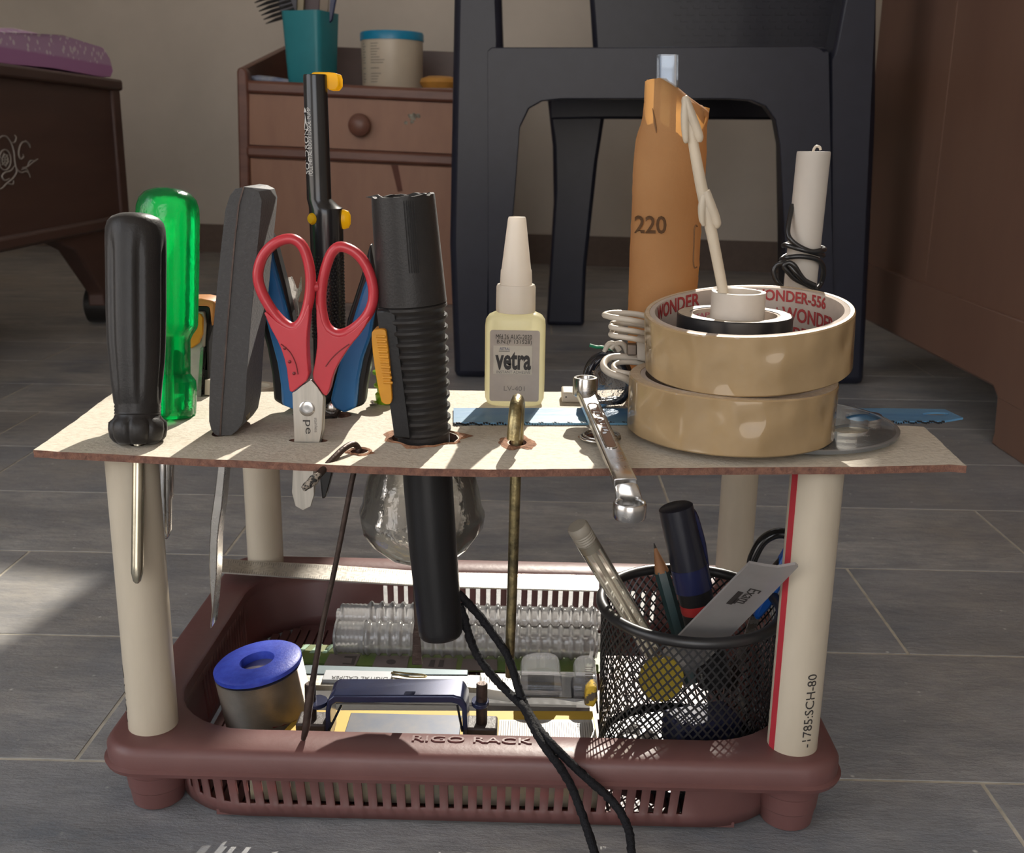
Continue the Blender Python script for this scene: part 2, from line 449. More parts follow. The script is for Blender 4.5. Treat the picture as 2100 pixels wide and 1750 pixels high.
def inset(lp, d):
    c = sum(lp, V((0, 0, 0))) / len(lp); o = []
    for i, p in enumerate(lp):
        t = (lp[(i + 1) % len(lp)] - lp[i - 1]).normalized(); nn = V((-t.y, t.x, 0)); o.append(p + nn * d)
    return o
rings(bm, [[p + ZN * z for p in inset(lp, d)] for lp, d, z in secs], closed=True)
rim = obj('rim', bm, M_maroon, rack, smooth=45)
# raised lettering on the front of the rim
f0 = flat(atz(968, 1519, ZR), XN, V((0, 1, 0)))
text('raised_lettering', 'RIGO RACK', .0042, M_maroon, rim, f0, width=.052, depth=.0006)
# basket walls with slots
bm = BM()
zs = [.0335, .0265, .0085, .0025]
def side(a, b, a2, b2, slots, pitch, w, lo, hi):
    """wall from top edge a-b to bottom edge a2-b2, slots between lengths lo..hi"""
    Lh = (b - a).length
    cuts = [0.0]; k = lo
    flags = []
    while k + w < hi:
        cuts += [k, k + w]; k += pitch
    cuts.append(Lh)
    def P(u, z):
        t = u / Lh; q = (z - zs[0]) / (zs[-1] - zs[0])
        return (a * (1 - t) + b * t) * (1 - q) + (a2 * (1 - t) + b2 * t) * q
    G = {}
    def vv(u, z):
        key = (round(u, 6), z)
        if key not in G:
            p = P(u, z); G[key] = bm.verts.new((p.x, p.y, z))
        return G[key]
    for i in range(len(cuts) - 1):
        for j in range(3):
            if i % 2 == 1 and j == 1: continue
            bm.faces.new((vv(cuts[i], zs[j]), vv(cuts[i + 1], zs[j]), vv(cuts[i + 1], zs[j + 1]), vv(cuts[i], zs[j + 1])))
c = .040; t = .009; cb = .040
X0, X1, Y0, Y1 = XI0 - .0005, XI1 + .0005, .4030, YI1 + .0005
x0, x1, y0, y1 = X0 + .003, X1 - .003, Y0 + .001, Y1 - t
Z0 = V((0, 0, 0))
side(V((X0 + c, Y0, 0)), V((X1 - c, Y0, 0)), V((x0 + cb, y0, 0)), V((x1 - cb, y0, 0)), 1, .00632, .0026, -.0 + .0015, .194)
side(V((X1 - c, Y1, 0)), V((X0 + c, Y1, 0)), V((x1 - cb, y1, 0)), V((x0 + cb, y1, 0)), 1, .00632, .0026, .0015, .170)
side(V((X0, Y1 - c, 0)), V((X0, Y0 + c, 0)), V((x0, y1 - cb, 0)), V((x0, y0 + cb, 0)), 1, .0050, .0022, .001, .088)
side(V((X1, Y0 + c, 0)), V((X1, Y1 - c, 0)), V((x1, y0 + cb, 0)), V((x1, y1 - cb, 0)), 1, .0050, .0022, .001, .088)
for cx, cy, dx, dy, a0 in ((X1 - c, Y1 - c, x1 - cb, y1 - cb, 0), (X0 + c, Y1 - c, x0 + cb, y1 - cb, 90), (X0 + c, Y0 + c, x0 + cb, y0 + cb, 180), (X1 - c, Y0 + c, x1 - cb, y0 + cb, 270)):
    N_ = 18; prev = None
    slot = a0 == 180
    for k in range(N_ + 1):
        a = math.radians(a0 + 90 * k / N_)
        col = []
        for z in zs:
            q = (z - zs[0]) / (zs[-1] - zs[0])
            pt = V((cx + c * math.cos(a), cy + c * math.sin(a), 0)) * (1 - q) + V((dx + cb * math.cos(a), dy + cb * math.sin(a), 0)) * q
            col.append(bm.verts.new((pt.x, pt.y, z)))
        if prev:
            for j in range(3):
                if slot and j == 1 and k % 2 == 0: continue
                bm.faces.new((prev[j], col[j], col[j + 1], prev[j + 1]))
        prev = col
# floor of the basket: a grid of bars
def inset_at(v, a, b):          # how far the rounded corner cuts in at that place along a side
    q = min(v - a, b - v)
    return 0 if q >= cb else cb - math.sqrt(max(0, cb * cb - (cb - q) ** 2))
xx = x0 + .004
while xx < x1 - .006:
    e = inset_at(xx + .0017, x0, x1) + .0035
    box(bm, (xx, y0 + e, .0018), (xx + .0034, y1 - e, .0034)); xx += .0054
for yy in (y0 + .002, y0 + .045, y0 + .085, y1 - .046, y1 - .008):
    e = inset_at(yy + .0025, y0, y1) + .004
    box(bm, (x0 + e, yy, .0016), (x1 - e, yy + .005, .0032))
bmesh.ops.remove_doubles(bm, verts=bm.verts[:], dist=1e-6)
obj('basket', bm, M_maroon, rack, smooth=35, solid=.0016)
# board: traced edge, holes where the tools go through
edge = [(70, 923), (124, 927), (271, 934), (421, 942), (528, 946), (708, 955), (872, 961), (1000, 963.5), (1112, 962.5), (1360, 960), (1640, 958), (1767, 958), (1948, 953), (1982, 956),
        (1962, 938), (1925, 903), (1894, 875), (1800, 871), (1716, 868), (1700, 801), (1500, 799), (1300, 798), (1140, 804), (925, 801), (745, 797), (509, 805), (421, 809), (231, 806), (150, 866)]
ol = ppz(edge, ZB)
ol2 = []
for i, p in enumerate(ol):      # a slightly ragged sawn edge
    q = ol[(i + 1) % len(ol)]; m = max(1, int((q - p).length / .004))
    for k in range(m):
        pt = p.lerp(q, k / m); a = noise.noise(pt * 400) * .0005
        ol2.append(pt + V((a, a * .8, 0)))
def hole(px, py, rx, ry=None, n=14):
    c_ = atz(px, py, ZB); return circ(c_, rx, n, ry=ry)
def holey(px, y, rx, ry=None, n=14):   # hole centred at that depth
    c_ = at(px, 900, y); c_.z = ZB; return circ(c_, rx, n, ry=ry)
holes = [holey(283.5, .4120, .0036), holey(342, .4590, .0046), holey(455, .431, .0038, .0066), holey(632, .4215, .0082, .0034), holey(662, .4640, .0135, .0076), holey(849, .4475, .0026),
         holey(735.5, .4080, .0036, .0042), holey(870.5, .4290, .0142, .0130), hole(1062, 908, .0038, .0060), hole(1231, 897, .0048)]
bm = BM(); prism(bm, [ol2] + holes, ZN, 0, -.003, m_side=1)
board = obj('top_board', bm, [M_board, M_edge], rack, smooth=30)
def chips(px, py, r0, r1, ry):
    bm = BM(); c_ = atz(px, py, ZB); n_ = 30; a = []; b = []
    for k in range(n_):
        t_ = 2 * PI * k / n_; rr = r1 * (1 + .35 * noise.noise(V((math.cos(t_) * 2 + px, math.sin(t_) * 2, 3))))
        a.append(bm.verts.new(c_ + V((math.cos(t_) * r0, math.sin(t_) * r0 * ry, .0001))))
        b.append((bm.verts.new(c_ + V((math.cos(t_) * (r0 + rr) / 2, math.sin(t_) * (r0 + rr) / 2 * ry, .0007 * (1 + noise.noise(V((k, px, 0))))))), bm.verts.new(c_ + V((math.cos(t_) * rr, math.sin(t_) * rr * ry, .0001)))))
    for k in range(n_):
        j = (k + 1) % n_
        bm.faces.new((a[k], a[j], b[j][0], b[k][0])); bm.faces.new((b[k][0], b[j][0], b[j][1], b[k][1]))
    obj('chipped_hole', bm, M_raw, board, smooth=20)
chips(1060, 908, .0040, .0078, 1.35); chips(737, 927, .0036, .0054, 1.05); chips(873, 898, .0141, .0165, .92); chips(1228, 899, .0046, .0085, .9)
# pipes and their sockets
for i, (x, y, zt) in enumerate(PIPES):
    bm = BM(); rings(bm, [[V((x, y, z)) + p for p in circ(Z0, r_, 40)] for z, r_ in ((.012, R), (zt, R), (zt, R - .0035), (.012, R - .0035))], closed=True)
    pipe = obj('pipe', bm, M_pvc, rack, smooth=50)
    bm = BM()
    prof = [(0, .0100), (.0010, .0112), (.0085, .0122), (.0090, .0126), (.0165, .0133), (.0170, .0137), (.0262, .0146)]
    lathe(bm, [(V((x, y, z)), r_) for z, r_ in prof], seg=40)
    obj('foot', bm, M_maroon, rack, smooth=30)
    def wrapf(a0, zc, x=x, y=y):   # text running up the pipe
        return lambda u, w, d: V((x, y, zc)) + V((math.sin(a0 + -w / R), -math.cos(a0 + -w / R), 0)) * (R + .00005 + d) + ZN * u
    if i == 1:
        text('printed_text', '-1785:SCH-80', .0041, M_ink, pipe, wrapf(.30, .0585), width=.0345)
        bm = BM(); rr = R + .0002
        rings(bm, [[V((x, y, z)) + V((math.sin(a), -math.cos(a), 0)) * rr_ for a, rr_ in ((-1.36, rr), (-1.02, rr), (-1.02, R - .0003), (-1.36, R - .0003))] for z in (.0365, .1640)])
        obj('red_stripe', bm, mat('red_line', (.45, .03, .045), .5), pipe, smooth=None)
    if i == 0:
        text('printed_text', 'ASTM D', .0060, M_ink, pipe, wrapf(-1.25, .054), width=.026)
# ================================================================== background furniture
def chair():
    y = 1.30; yb = 1.70
    t_ = thing('plastic_chair', 'dark navy moulded plastic chair with arched front apron standing behind the rack', 'chair', (.14, 1.5, 0))
    def zc(pts): return [V((p.x, p.y, max(p.z, 0))) for p in pts]
    bm = BM(); prism(bm, [zc(pp([(932, 800), (922, 500), (931, 0), (936, -330), (1022, -330), (1028, 0), (1031, 95), (1018, 420), (1000, 800)], y))], YN, 0, .05)
    obj('leg', bm, M_chair, t_, bevel=.008)
    arch = [(1002, 800), (1000, 104), (1008, 97), (1300, 97), (1668, 94), (1682, 99), (1690, 106), (1700, 104), (1712, 800), (1622, 800), (1612, 545), (1600, 300), (1590, 245), (1570, 218), (1540, 206), (1500, 203), (1150, 203), (1112, 207), (1085, 222), (1066, 262), (1056, 400), (1042, 560), (1034, 800)]
    bm = BM(); prism(bm, [zc(pp(arch, y - .004))], YN, 0, .022)
    obj('front_apron', bm, M_chair, t_, bevel=.0058, segs=4)
    bm = BM(); prism(bm, [zc(pp([(1704, 800), (1702, 112), (1712, 96), (1742, -60), (1748, -330), (1802, -330), (1796, 300), (1772, 800)], y))], YN, 0, .05)
    obj('leg', bm, M_chair, t_, bevel=.008)
    a, b = at(1000, 98, y), at(1700, 97, y); c_, d_ = at(1105, 150, yb), at(1665, 150, yb)
    bm = BM(); prism(bm, [[a, b, V((d_.x, yb, b.z + .004)), V((c_.x, yb, a.z + .004))]], ZN, -.012, .0)
    obj('seat', bm, M_chair, t_, bevel=.006)
    for pts in ([(1122, 190), (1248, 190), (1226, 330), (1203, 545), (1197, 700), (1120, 700), (1136, 420), (1134, 300)], [(1600, 190), (1668, 190), (1660, 700), (1606, 700)]):
        bm = BM(); prism(bm, [zc(pp(pts, yb))], YN, 0, .04); obj('leg', bm, M_chair, t_, bevel=.006)
    bm = BM(); pprism(bm, [(1128, 170), (1660, 170), (1660, 246), (1250, 244), (1128, 246)], yb - .002, 0, .02)
    obj('rear_apron', bm, M_chair, t_, bevel=.004)
    bm = BM(); pprism(bm, [(1222, 175), (1206, -60), (1210, -360), (1742, -360), (1740, -60), (1712, 175)], yb + .02, 0, .02)
    back = obj('backrest', bm, M_chair, t_, bevel=.006)
    bm = BM()
    for r_ in range(12):
        for k in range(26):
            if (r_ + k) % 2: continue
            p = at(1390 + k * 13, 84 - r_ * 14, yb + .0195)
            obox(bm, p, (XN, YN, ZN), (.0055, .0008, .0022))
    obj('embossed_weave', bm, M_chair, back, smooth=None)
chair()

def dresser():
    y = 1.90; yb = 2.28
    t_ = thing('dresser', 'small brown laminate dresser with a tray top and one round drawer knob', 'dresser', (-.33, 2.05, 0))
    def zc(pts): return [V((p.x, p.y, max(p.z, 0))) for p in pts]
    bm = BM(); box(bm, (-.512, y + .012, .05), (-.105, yb, .372))
    obj('carcass', bm, M_wood, t_)
    bm = BM(); prism(bm, [zc(pp([(485, 146), (488, 139), (500, 139), (507, 148), (510, 200), (516, 670), (498, 670)], y))], YN, 0, .03); obj('stile', bm, M_wood, t_, bevel=.004)
    bm = BM(); prism(bm, [zc(pp([(992, 186), (1012, 187), (1022, 700), (1000, 700)], y))], YN, 0, .03); obj('stile', bm, M_wood, t_, bevel=.004)
    bm = BM(); pprism(bm, [(504, 164), (1002, 187), (1002, 214), (504, 191)], y - .004, 0, .03); obj('top_rail', bm, M_wood, t_, bevel=.005)
    bm = BM(); pprism(bm, [(504, 298), (1002, 320), (1002, 345), (504, 322)], y - .004, 0, .03); obj('middle_rail', bm, M_wood, t_, bevel=.005)
    bm = BM(); pprism(bm, [(509, 192), (998, 215), (998, 319), (509, 297)], y + .003, 0, .02)
    dr = obj('drawer', bm, M_panel, t_, bevel=.002)
    bm = BM(); c_ = at(740, 257, y + .003)
    lathe(bm, [(c_ - YN * d_, r_) for d_, r_ in ((0, .010), (.006, .0095), (.010, .016), (.016, .0195), (.022, .018), (.026, .011), (.0275, .004))], seg=28)
    obj('knob', bm, M_wood, dr)
    for cx, cy, rr in ((846, 240, 11), (832, 252, 5), (858, 238, 6), (845, 250, 5)):
        bm = BM(); lp = []
        for k in range(14):
            a = 2 * PI * k / 14; q = rr * (.75 + .5 * noise.noise(V((math.cos(a) * 3 + cx, math.sin(a) * 3, 0))))
            lp.append((cx + q * math.cos(a), cy + q * math.sin(a)))
        pprism(bm, lp, y + .0028, -.0004, 0); obj('bare_patch', bm, mat('bare_primer', (.34, .33, .27), .9, col2=(.12, .10, .08), nscale=200), dr, smooth=None)
    bm = BM(); prism(bm, [zc(pp([(512, 324), (998, 346), (1006, 660), (520, 650)], y + .003))], YN, 0, .02)
    do = obj('door', bm, M_panel, t_, bevel=.002)
    bm = BM(); pprism(bm, [(802, 338), (816, 338), (826, 392), (816, 394)], y + .0028, -.0005, 0); obj('dark_scar', bm, mat('scar', (.12, .045, .03), .8), do, smooth=None)
    # tray: side boards rise towards the back board
    a, b = at(492, 141, y + .01), at(580, 93, yb)
    for dx in (0, .435):
        bm = BM(); prism(bm, [[V((-.514 + dx, y + .01, .36)), V((-.514 + dx, y + .01, a.z - dx * .028)), V((-.514 + dx, yb, b.z - dx * .028)), V((-.514 + dx, yb, .36))]], XN, 0, .014)
        obj('tray_side', bm, M_wood, t_, bevel=.003)
    bm = BM(); prism(bm, [[V((-.50, yb - .014, .36)), V((-.08, yb - .014, .35)), V((-.08, yb - .014, b.z - .012)), V((-.50, yb - .014, b.z))]], YN, 0, .014)
    obj('tray_back', bm, M_dwood, t_, bevel=.003)
    return t_
dresser()
ZD = .374                       # top of the tray floor
def cup_things():
    y = 2.02
    b, tp = at(590, 168, y), at(585, 22, y)
    c_ = at(634, 160, y); r_ = 52 * sc(c_)
    t_ = thing('tumbler', 'teal square plastic tumbler holding combs on the dresser', 'cup', (c_.x, y + .03, ZD))
    bm = BM(); ang = .33
    def sq(z, h, q): 
        o = []
        for cx, cy, a0 in ((1, 1, 0), (-1, 1, 90), (-1, -1, 180), (1, -1, 270)):
            for k in range(5):
                a = math.radians(a0 + 22.5 * k); o.append(V(((cx * (h - q) + q * math.cos(a)), (cy * (h - q) + q * math.sin(a)), 0)))
        M = Matrix.Rotation(-ang, 3, 'Z')
        return [V((c_.x, y + .03, z)) + M @ p for p in o]
    zt = at(625, 22, y).z
    rings(bm, [sq(ZD, .034, .010), sq(zt, .040, .011), sq(zt, .0375, .009), sq(ZD + .004, .0315, .008)])
    obj('cup_body', bm, mat('teal_plastic', (.035, .30, .36), .4, nscale=10, transl=.15), t_, smooth=50)
    def item(nm, label, cat, pts, y_, th, m, bev=.002, group=None):
        bm = BM(); pprism(bm, pts, y_, -th, th); return tagged(obj(nm, bm, m, loc=at(*pts[0], y_), bevel=bev), label, cat, group)
    navy = mat('navy_comb', (.020, .020, .040), .4)
    t2 = thing('wide_tooth_comb', 'black wide-toothed comb hanging out of the teal tumbler with teeth to the left', 'comb', at(590, 100, y + .02))
    bm = BM(); pprism(bm, [(566, -40), (612, -40), (606, 60), (585, 62), (574, 20)], y + .02, -.002, .002); obj('spine', bm, navy, t2, bevel=.001)
    bm = BM()
    for k in range(9):
        sx_, sy_ = 508 + 4.6 * k, -20 + 8.6 * k
        tube(bm, [at(sx_, sy_, y + .02), at(sx_ + 22, sy_ - 9, y + .02), at(sx_ + 74 - k * 1.5, sy_ - 22, y + .02)], [.0008, .0030, .0036], seg=8)
    obj('teeth', bm, mat('black_comb', (.012, .012, .014), .4), t2)
    item('hair_brush', 'beige brush handle standing in the teal tumbler', 'brush', [(598, 80), (600, -60), (628, -60), (620, 80)], y + .03, .006, mat('beige_handle', (.32, .27, .17), .5), group='hair brushes in the tumbler')
    item('hair_brush', 'dark plum brush handle standing in the teal tumbler', 'brush', [(624, 80), (628, -60), (660, -60), (652, 80)], y + .045, .006, mat('plum_handle', (.085, .055, .065), .5), group='hair brushes in the tumbler')
    item('toothbrush', 'tan flat handle standing in the teal tumbler by the dark blue pen', 'brush', [(653, 80), (660, -60), (680, -60), (668, 80)], y + .03, .004, mat('tan_handle', (.24, .19, .14), .5))
    item('ink_pen', 'dark blue pen leaning over the right rim of the teal tumbler', 'pen', [(671, 42), (676, 20), (682, -60), (697, -60), (690, 0), (682, 42), (676, 48)], y + .02, .004, mat('navy_pen', (.02, .03, .10), .4))
cup_things()
def tub():
    y = 2.02
    b = at(798, 176, y); s = sc(b)
    t_ = thing('cream_tub', 'round cream coloured tub with a bright blue lid on the dresser', 'tub', (b.x, y + .05, ZD))
    bm = BM(); x_, yy = b.x, y + .05
    zt, zl = at(798, 62, y).z, at(798, 80, y).z
    lathe(bm, [(V((x_, yy, ZD)), 61 * s), (V((x_, yy, ZD + .004)), 63 * s), (V((x_, yy, zl + .004)), 64 * s)], seg=48)
    bd = obj('tub_body', bm, mat('cream_plastic', (.58, .51, .40), .35, nscale=8), t_)
    bm = BM(); lathe(bm, [(V((x_, yy, zl)), 66 * s), (V((x_, yy, zt - .003)), 66 * s), (V((x_, yy, zt)), 64 * s)], seg=48)
    obj('lid', bm, mat('cyan_lid', (.01, .25, .46), .35), t_)
    r_ = 64.3 * s
    bm = BM()
    rnd = random.Random(4)
    for k in range(15):
        zz = zl - .008 - k * .0047; ln = rnd.uniform(.012, .030) if k != 9 else 0.018
        if k in (8, 10): continue
        for a0, l in ((-.62, ln), (-1.05, .010 if k % 2 else .006)):
            a1 = a0 + l / r_
            q = [V((x_, yy, zz)) + V((math.sin(a), -math.cos(a), 0)) * (r_ + .0002) + ZN * h for a, h in ((a0, 0), ((a0 + a1) / 2, 0), (a1, 0), (a1, .0012), ((a0 + a1) / 2, .0012), (a0, .0012))]
            bm.faces.new([bm.verts.new(p) for p in q])
    obj('fine_print', bm, M_greyink, bd, smooth=None)
    # soap tin and pouch
    c_ = at(896, 178, 1.98)
    bm = BM(); lathe(bm, [(V((c_.x + .004, 1.99, ZD)), .030), (V((c_.x + .004, 1.99, ZD + .010)), .036), (V((c_.x + .004, 1.99, ZD + .017)), .033), (V((c_.x + .004, 1.99, ZD + .021)), .020), (V((c_.x + .004, 1.99, ZD + .022)), .004)], seg=36)
    tagged(obj('round_tin', bm, mat('ochre_tin', (.55, .27, .055), .5), loc=(c_.x, 1.99, ZD)), 'small round ochre tin on the dresser beside the cream tub', 'tin')
    c_ = at(548, 165, 1.95)
    bm = BM(); tube(bm, [at(512, 160, 1.95), at(530, 162, 1.955), at(560, 165, 1.96), at(590, 169, 1.97)], [.004, .008, .008, .007], seg=12, flat=.8)
    tagged(obj('flat_pouch', bm, mat('pale_blue_pouch', (.14, .19, .33), .4, col2=(.42, .43, .42), nscale=30), loc=(c_.x, 1.95, ZD)), 'flat blue and white pouch lying on the dresser tray left of the tumbler', 'pouch')
tub()
def side_cabinet():
    X = -.6595
    t_ = thing('wooden_chest', 'dark wooden chest on legs with a pale scroll inlay, under the lilac cloth', 'chest', (X - .2, 1.3, 0))
    bm = BM(); box(bm, (X - .42, .80, .16), (X - .002, 1.742, .358)); body = obj('chest_body', bm, M_dwood, t_, bevel=.003)
    bm = BM(); box(bm, (X - .44, .79, .354), (X + .006, 1.752, .371)); obj('top_slab', bm, M_dwood, t_, bevel=.004)
    bm = BM(); box(bm, (X - .03, 1.715, .15), (X + .003, 1.745, .356)); obj('corner_post', bm, M_dwood, t_, bevel=.003)
    bm = BM(); box(bm, (X - .03, .80, .145), (X + .004, 1.70, .164)); obj('bottom_rail', bm, M_dwood, t_, bevel=.005)
    for ys in (1, -1):
        yc = 1.66 if ys > 0 else .88
        bm = BM(); prism(bm, [[V((X, yc - .20 * ys, .150)), V((X, yc - .12 * ys, .125)), V((X, yc - .03 * ys, .05)), V((X, yc - .03 * ys, .03)), V((X, yc + .05 * ys, .03)), V((X, yc + .07 * ys, .150))]], XN, -.03, -.004)
        obj('leg', bm, M_dwood, t_, bevel=.003)
        bm = BM(); cc = V((X - .02, yc, .029)); lathe(bm, [(cc + XN * d_, r_) for d_, r_ in ((-.022, .022), (-.018, .029), (.018, .029), (.022, .022))], seg=28)
        obj('caster', bm, M_black, t_)
    bm = BM()
    def cur(pts, r_=.0011): tube(bm, [atx(a, b, X - .0015) for a, b in pts], [r_ * .5] + [r_] * (len(pts) - 2) + [r_ * .5], seg=6, sub=4)
    def ring_(cx, cy, rx, ry, r_=.0010): tube(bm, [atx(cx + rx * math.cos(2 * PI * k / 24), cy + ry * math.sin(2 * PI * k / 24), X - .0015) for k in range(24)], r_, seg=6, closed=True)
    ring_(10, 328, 12, 21); ring_(10, 328, 6, 11)
    for k in range(6):
        a = k * PI / 3; cur([(10, 328), (10 + 5 * math.cos(a), 328 + 9 * math.sin(a)), (10 + 9 * math.cos(a + .3), 328 + 15 * math.sin(a + .3))])
    cur([(-10, 300), (0, 282), (12, 280), (22, 292), (28, 310), (30, 330), (34, 346), (44, 354), (54, 350)])
    cur([(22, 292), (30, 292), (33, 282), (30, 277)]); cur([(62, 303), (56, 292), (46, 292), (40, 302), (38, 316), (42, 326), (48, 322), (47, 316)])
    cur([(62, 303), (60, 296), (52, 288)]); cur([(46, 344), (56, 342), (66, 334), (78, 326)]); cur([(56, 342), (62, 330), (74, 330)]); cur([(50, 352), (58, 354), (62, 364)]); cur([(44, 348), (54, 346), (60, 358)])
    cur([(30, 334), (34, 352), (26, 366), (14, 376), (4, 386), (-6, 390)]); cur([(30, 340), (22, 350), (10, 354), (4, 362), (10, 370), (20, 366)]); cur([(14, 376), (26, 378), (28, 370)])
    obj('scroll_inlay', bm, mat('inlay', (.36, .33, .30), .6), body, smooth=60)
    # folded cloth lying on the chest
    pts = [(-160, 30), (-60, 44), (0, 55), (60, 60), (120, 66), (180, 80), (208, 94), (224, 120), (231, 148), (226, 163), (205, 168), (100, 156), (0, 143), (-160, 120)]
    prof = [atx(a, b, X - .004) for a, b in pts]
    zmin = .3712
    prof = [V((p.x, p.y, max(p.z, zmin))) for p in prof]
    bm = BM(); N_ = 14; rs = []
    cen = sum(prof, V((0, 0, 0))) / len(prof)
    for k in range(N_ + 1):
        s = k / N_; sh = 1 - .10 * max(0, 1 - s * 7) ** 2 - .10 * max(0, (s - .86) * 7) ** 2
        rs.append([V((X - .004 - .36 * s + .006 * math.sin(9 * q.y + s * 5), q.y, max(zmin, zmin + (q.z - zmin) * sh + .003 * math.sin(30 * q.y + 20 * s)))) for q in prof])
    rings(bm, rs)
    m, nt, out = _nodes('lilac_cloth')
    p = nt.nodes.new('ShaderNodeBsdfPrincipled'); p.inputs['Roughness'].default_value = .9
    co = coords(nt); sp = nt.nodes.new('ShaderNodeSeparateXYZ'); nt.links.new(co, sp.inputs[0])
    vo = nt.nodes.new('ShaderNodeTexVoronoi'); vo.inputs['Scale'].default_value = 95; nt.links.new(co, vo.inputs['Vector'])
    r = nt.nodes.new('ShaderNodeMapRange'); r.inputs[1].default_value = .36; r.inputs[2].default_value = .28; nt.links.new(vo.outputs['Distance'], r.inputs[0])
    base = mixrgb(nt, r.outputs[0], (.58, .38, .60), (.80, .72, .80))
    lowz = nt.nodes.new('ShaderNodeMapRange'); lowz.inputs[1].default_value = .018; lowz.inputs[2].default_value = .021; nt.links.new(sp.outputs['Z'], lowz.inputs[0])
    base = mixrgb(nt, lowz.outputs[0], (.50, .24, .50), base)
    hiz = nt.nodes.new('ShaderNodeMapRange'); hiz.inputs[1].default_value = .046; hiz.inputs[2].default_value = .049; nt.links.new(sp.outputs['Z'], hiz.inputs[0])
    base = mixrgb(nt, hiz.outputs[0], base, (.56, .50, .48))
    nt.links.new(base, p.inputs['Base Color']); nt.links.new(p.outputs[0], out.inputs[0])
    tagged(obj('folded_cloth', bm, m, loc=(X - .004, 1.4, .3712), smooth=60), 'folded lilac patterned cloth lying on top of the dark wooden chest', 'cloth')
side_cabinet()
def right_cabinet():
    X = .4685
    t_ = thing('wardrobe', 'tall brown wooden wardrobe with a low plinth rail and square leg at the right', 'wardrobe', (X + .25, 1.25, 0))
    bm = BM(); box(bm, (X, .62, .126), (X + .5, 1.288, .95)); obj('side_panel', bm, M_cwood, t_, bevel=.002)
    bm = BM(); box(bm, (X + .001, 1.2905, .126), (X + .5, 1.573, .95)); obj('side_panel', bm, M_cwood, t_, bevel=.002)
    bm = BM(); prism(bm, [[V((X, .62, .129)), V((X, 1.573, .129)), V((X, 1.573, .052)), V((X, 1.055, .056)), V((X, 1.043, .048)), V((X, .62, .048))]], XN, -.006, .03)
    obj('plinth_rail', bm, M_cwood, t_, bevel=.003)
    bm = BM(); prism(bm, [[V((X, .90, .06)), V((X, 1.045, .06)), V((X, 1.040, .012)), V((X, 1.043, 0)), V((X, .90, 0))]], XN, -.005, .07)
    obj('leg', bm, M_cwood, t_, bevel=.002)
    bm = BM(); box(bm, (X + .36, 1.46, 0), (X + .46, 1.56, .126)); obj('leg', bm, M_cwood, t_)
    bm = BM(); box(bm, (X + .36, .66, 0), (X + .46, .76, .126)); obj('leg', bm, M_cwood, t_)
right_cabinet()
# ================================================================== tools standing in the board
def stand(bm, z=None):
    for v in bm.verts: v.co.z = max(v.co.z, (ZB + .0002) if z is None else z)
def fl(n_, amp, i0, i1):        # flutes along a handle between profile rings i0..i1
    return lambda i, t: (-amp * max(0, math.cos(n_ * t)) ** 2 if i0 <= i <= i1 else 0)
def black_screwdriver():
    y0, y1 = .4128, .434
    t_ = thing('screwdriver', 'black fluted-handle screwdriver at the left end of the shelf', 'screwdriver', atz(283, 903, ZB))
    pts = [(283, 910, 40), (283, 905, 48), (283, 896, 55), (283, 880, 58), (283, 866, 57), (283, 858, 48), (282.5, 853, 45.5), (282.5, 850, 44.5), (282.5, 848, 46), (282.5, 844, 44.5), (282.5, 841, 46), (282.5, 837, 44.5), (282.5, 834, 46), (282.5, 830, 44.5), (282, 826, 46.3),
           (281, 790, 50), (281, 745, 54.5), (280, 700, 57.5), (279.5, 640, 59), (279, 560, 59.5), (279, 520, 60), (278.5, 490, 60), (278, 470, 59), (278, 456, 55), (278, 447, 47), (278, 441, 34), (278, 439, 14)]
    bm = BM()
    def flt(i, t):
        if 1 <= i <= 5: return -.10 * max(0, math.cos(8 * t)) ** 4
        if 15 <= i <= 20: return -.11 * max(0, math.cos(6 * t + .4)) ** 3
        return 0
    plathe(bm, pts, y0, y1, seg=72, flute=flt); stand(bm); obj('handle', bm, M_black, t_, smooth=50)
    bm = BM()
    plathe(bm, [(281, 1197, 3), (281, 1192, 8), (281, 1175, 12), (281.5, 1160, 12.5), (284, 950, 12), (284, 895, 12)], .3985, .4132, seg=20, flute=lambda i, t: (-.35 * max(0, math.cos(4 * t)) if i <= 1 else 0))
    obj('shaft', bm, mat('nickel_shaft', (.50, .46, .36), .25, metal=1, col2=(.35, .33, .26), nscale=60), t_)
black_screwdriver()
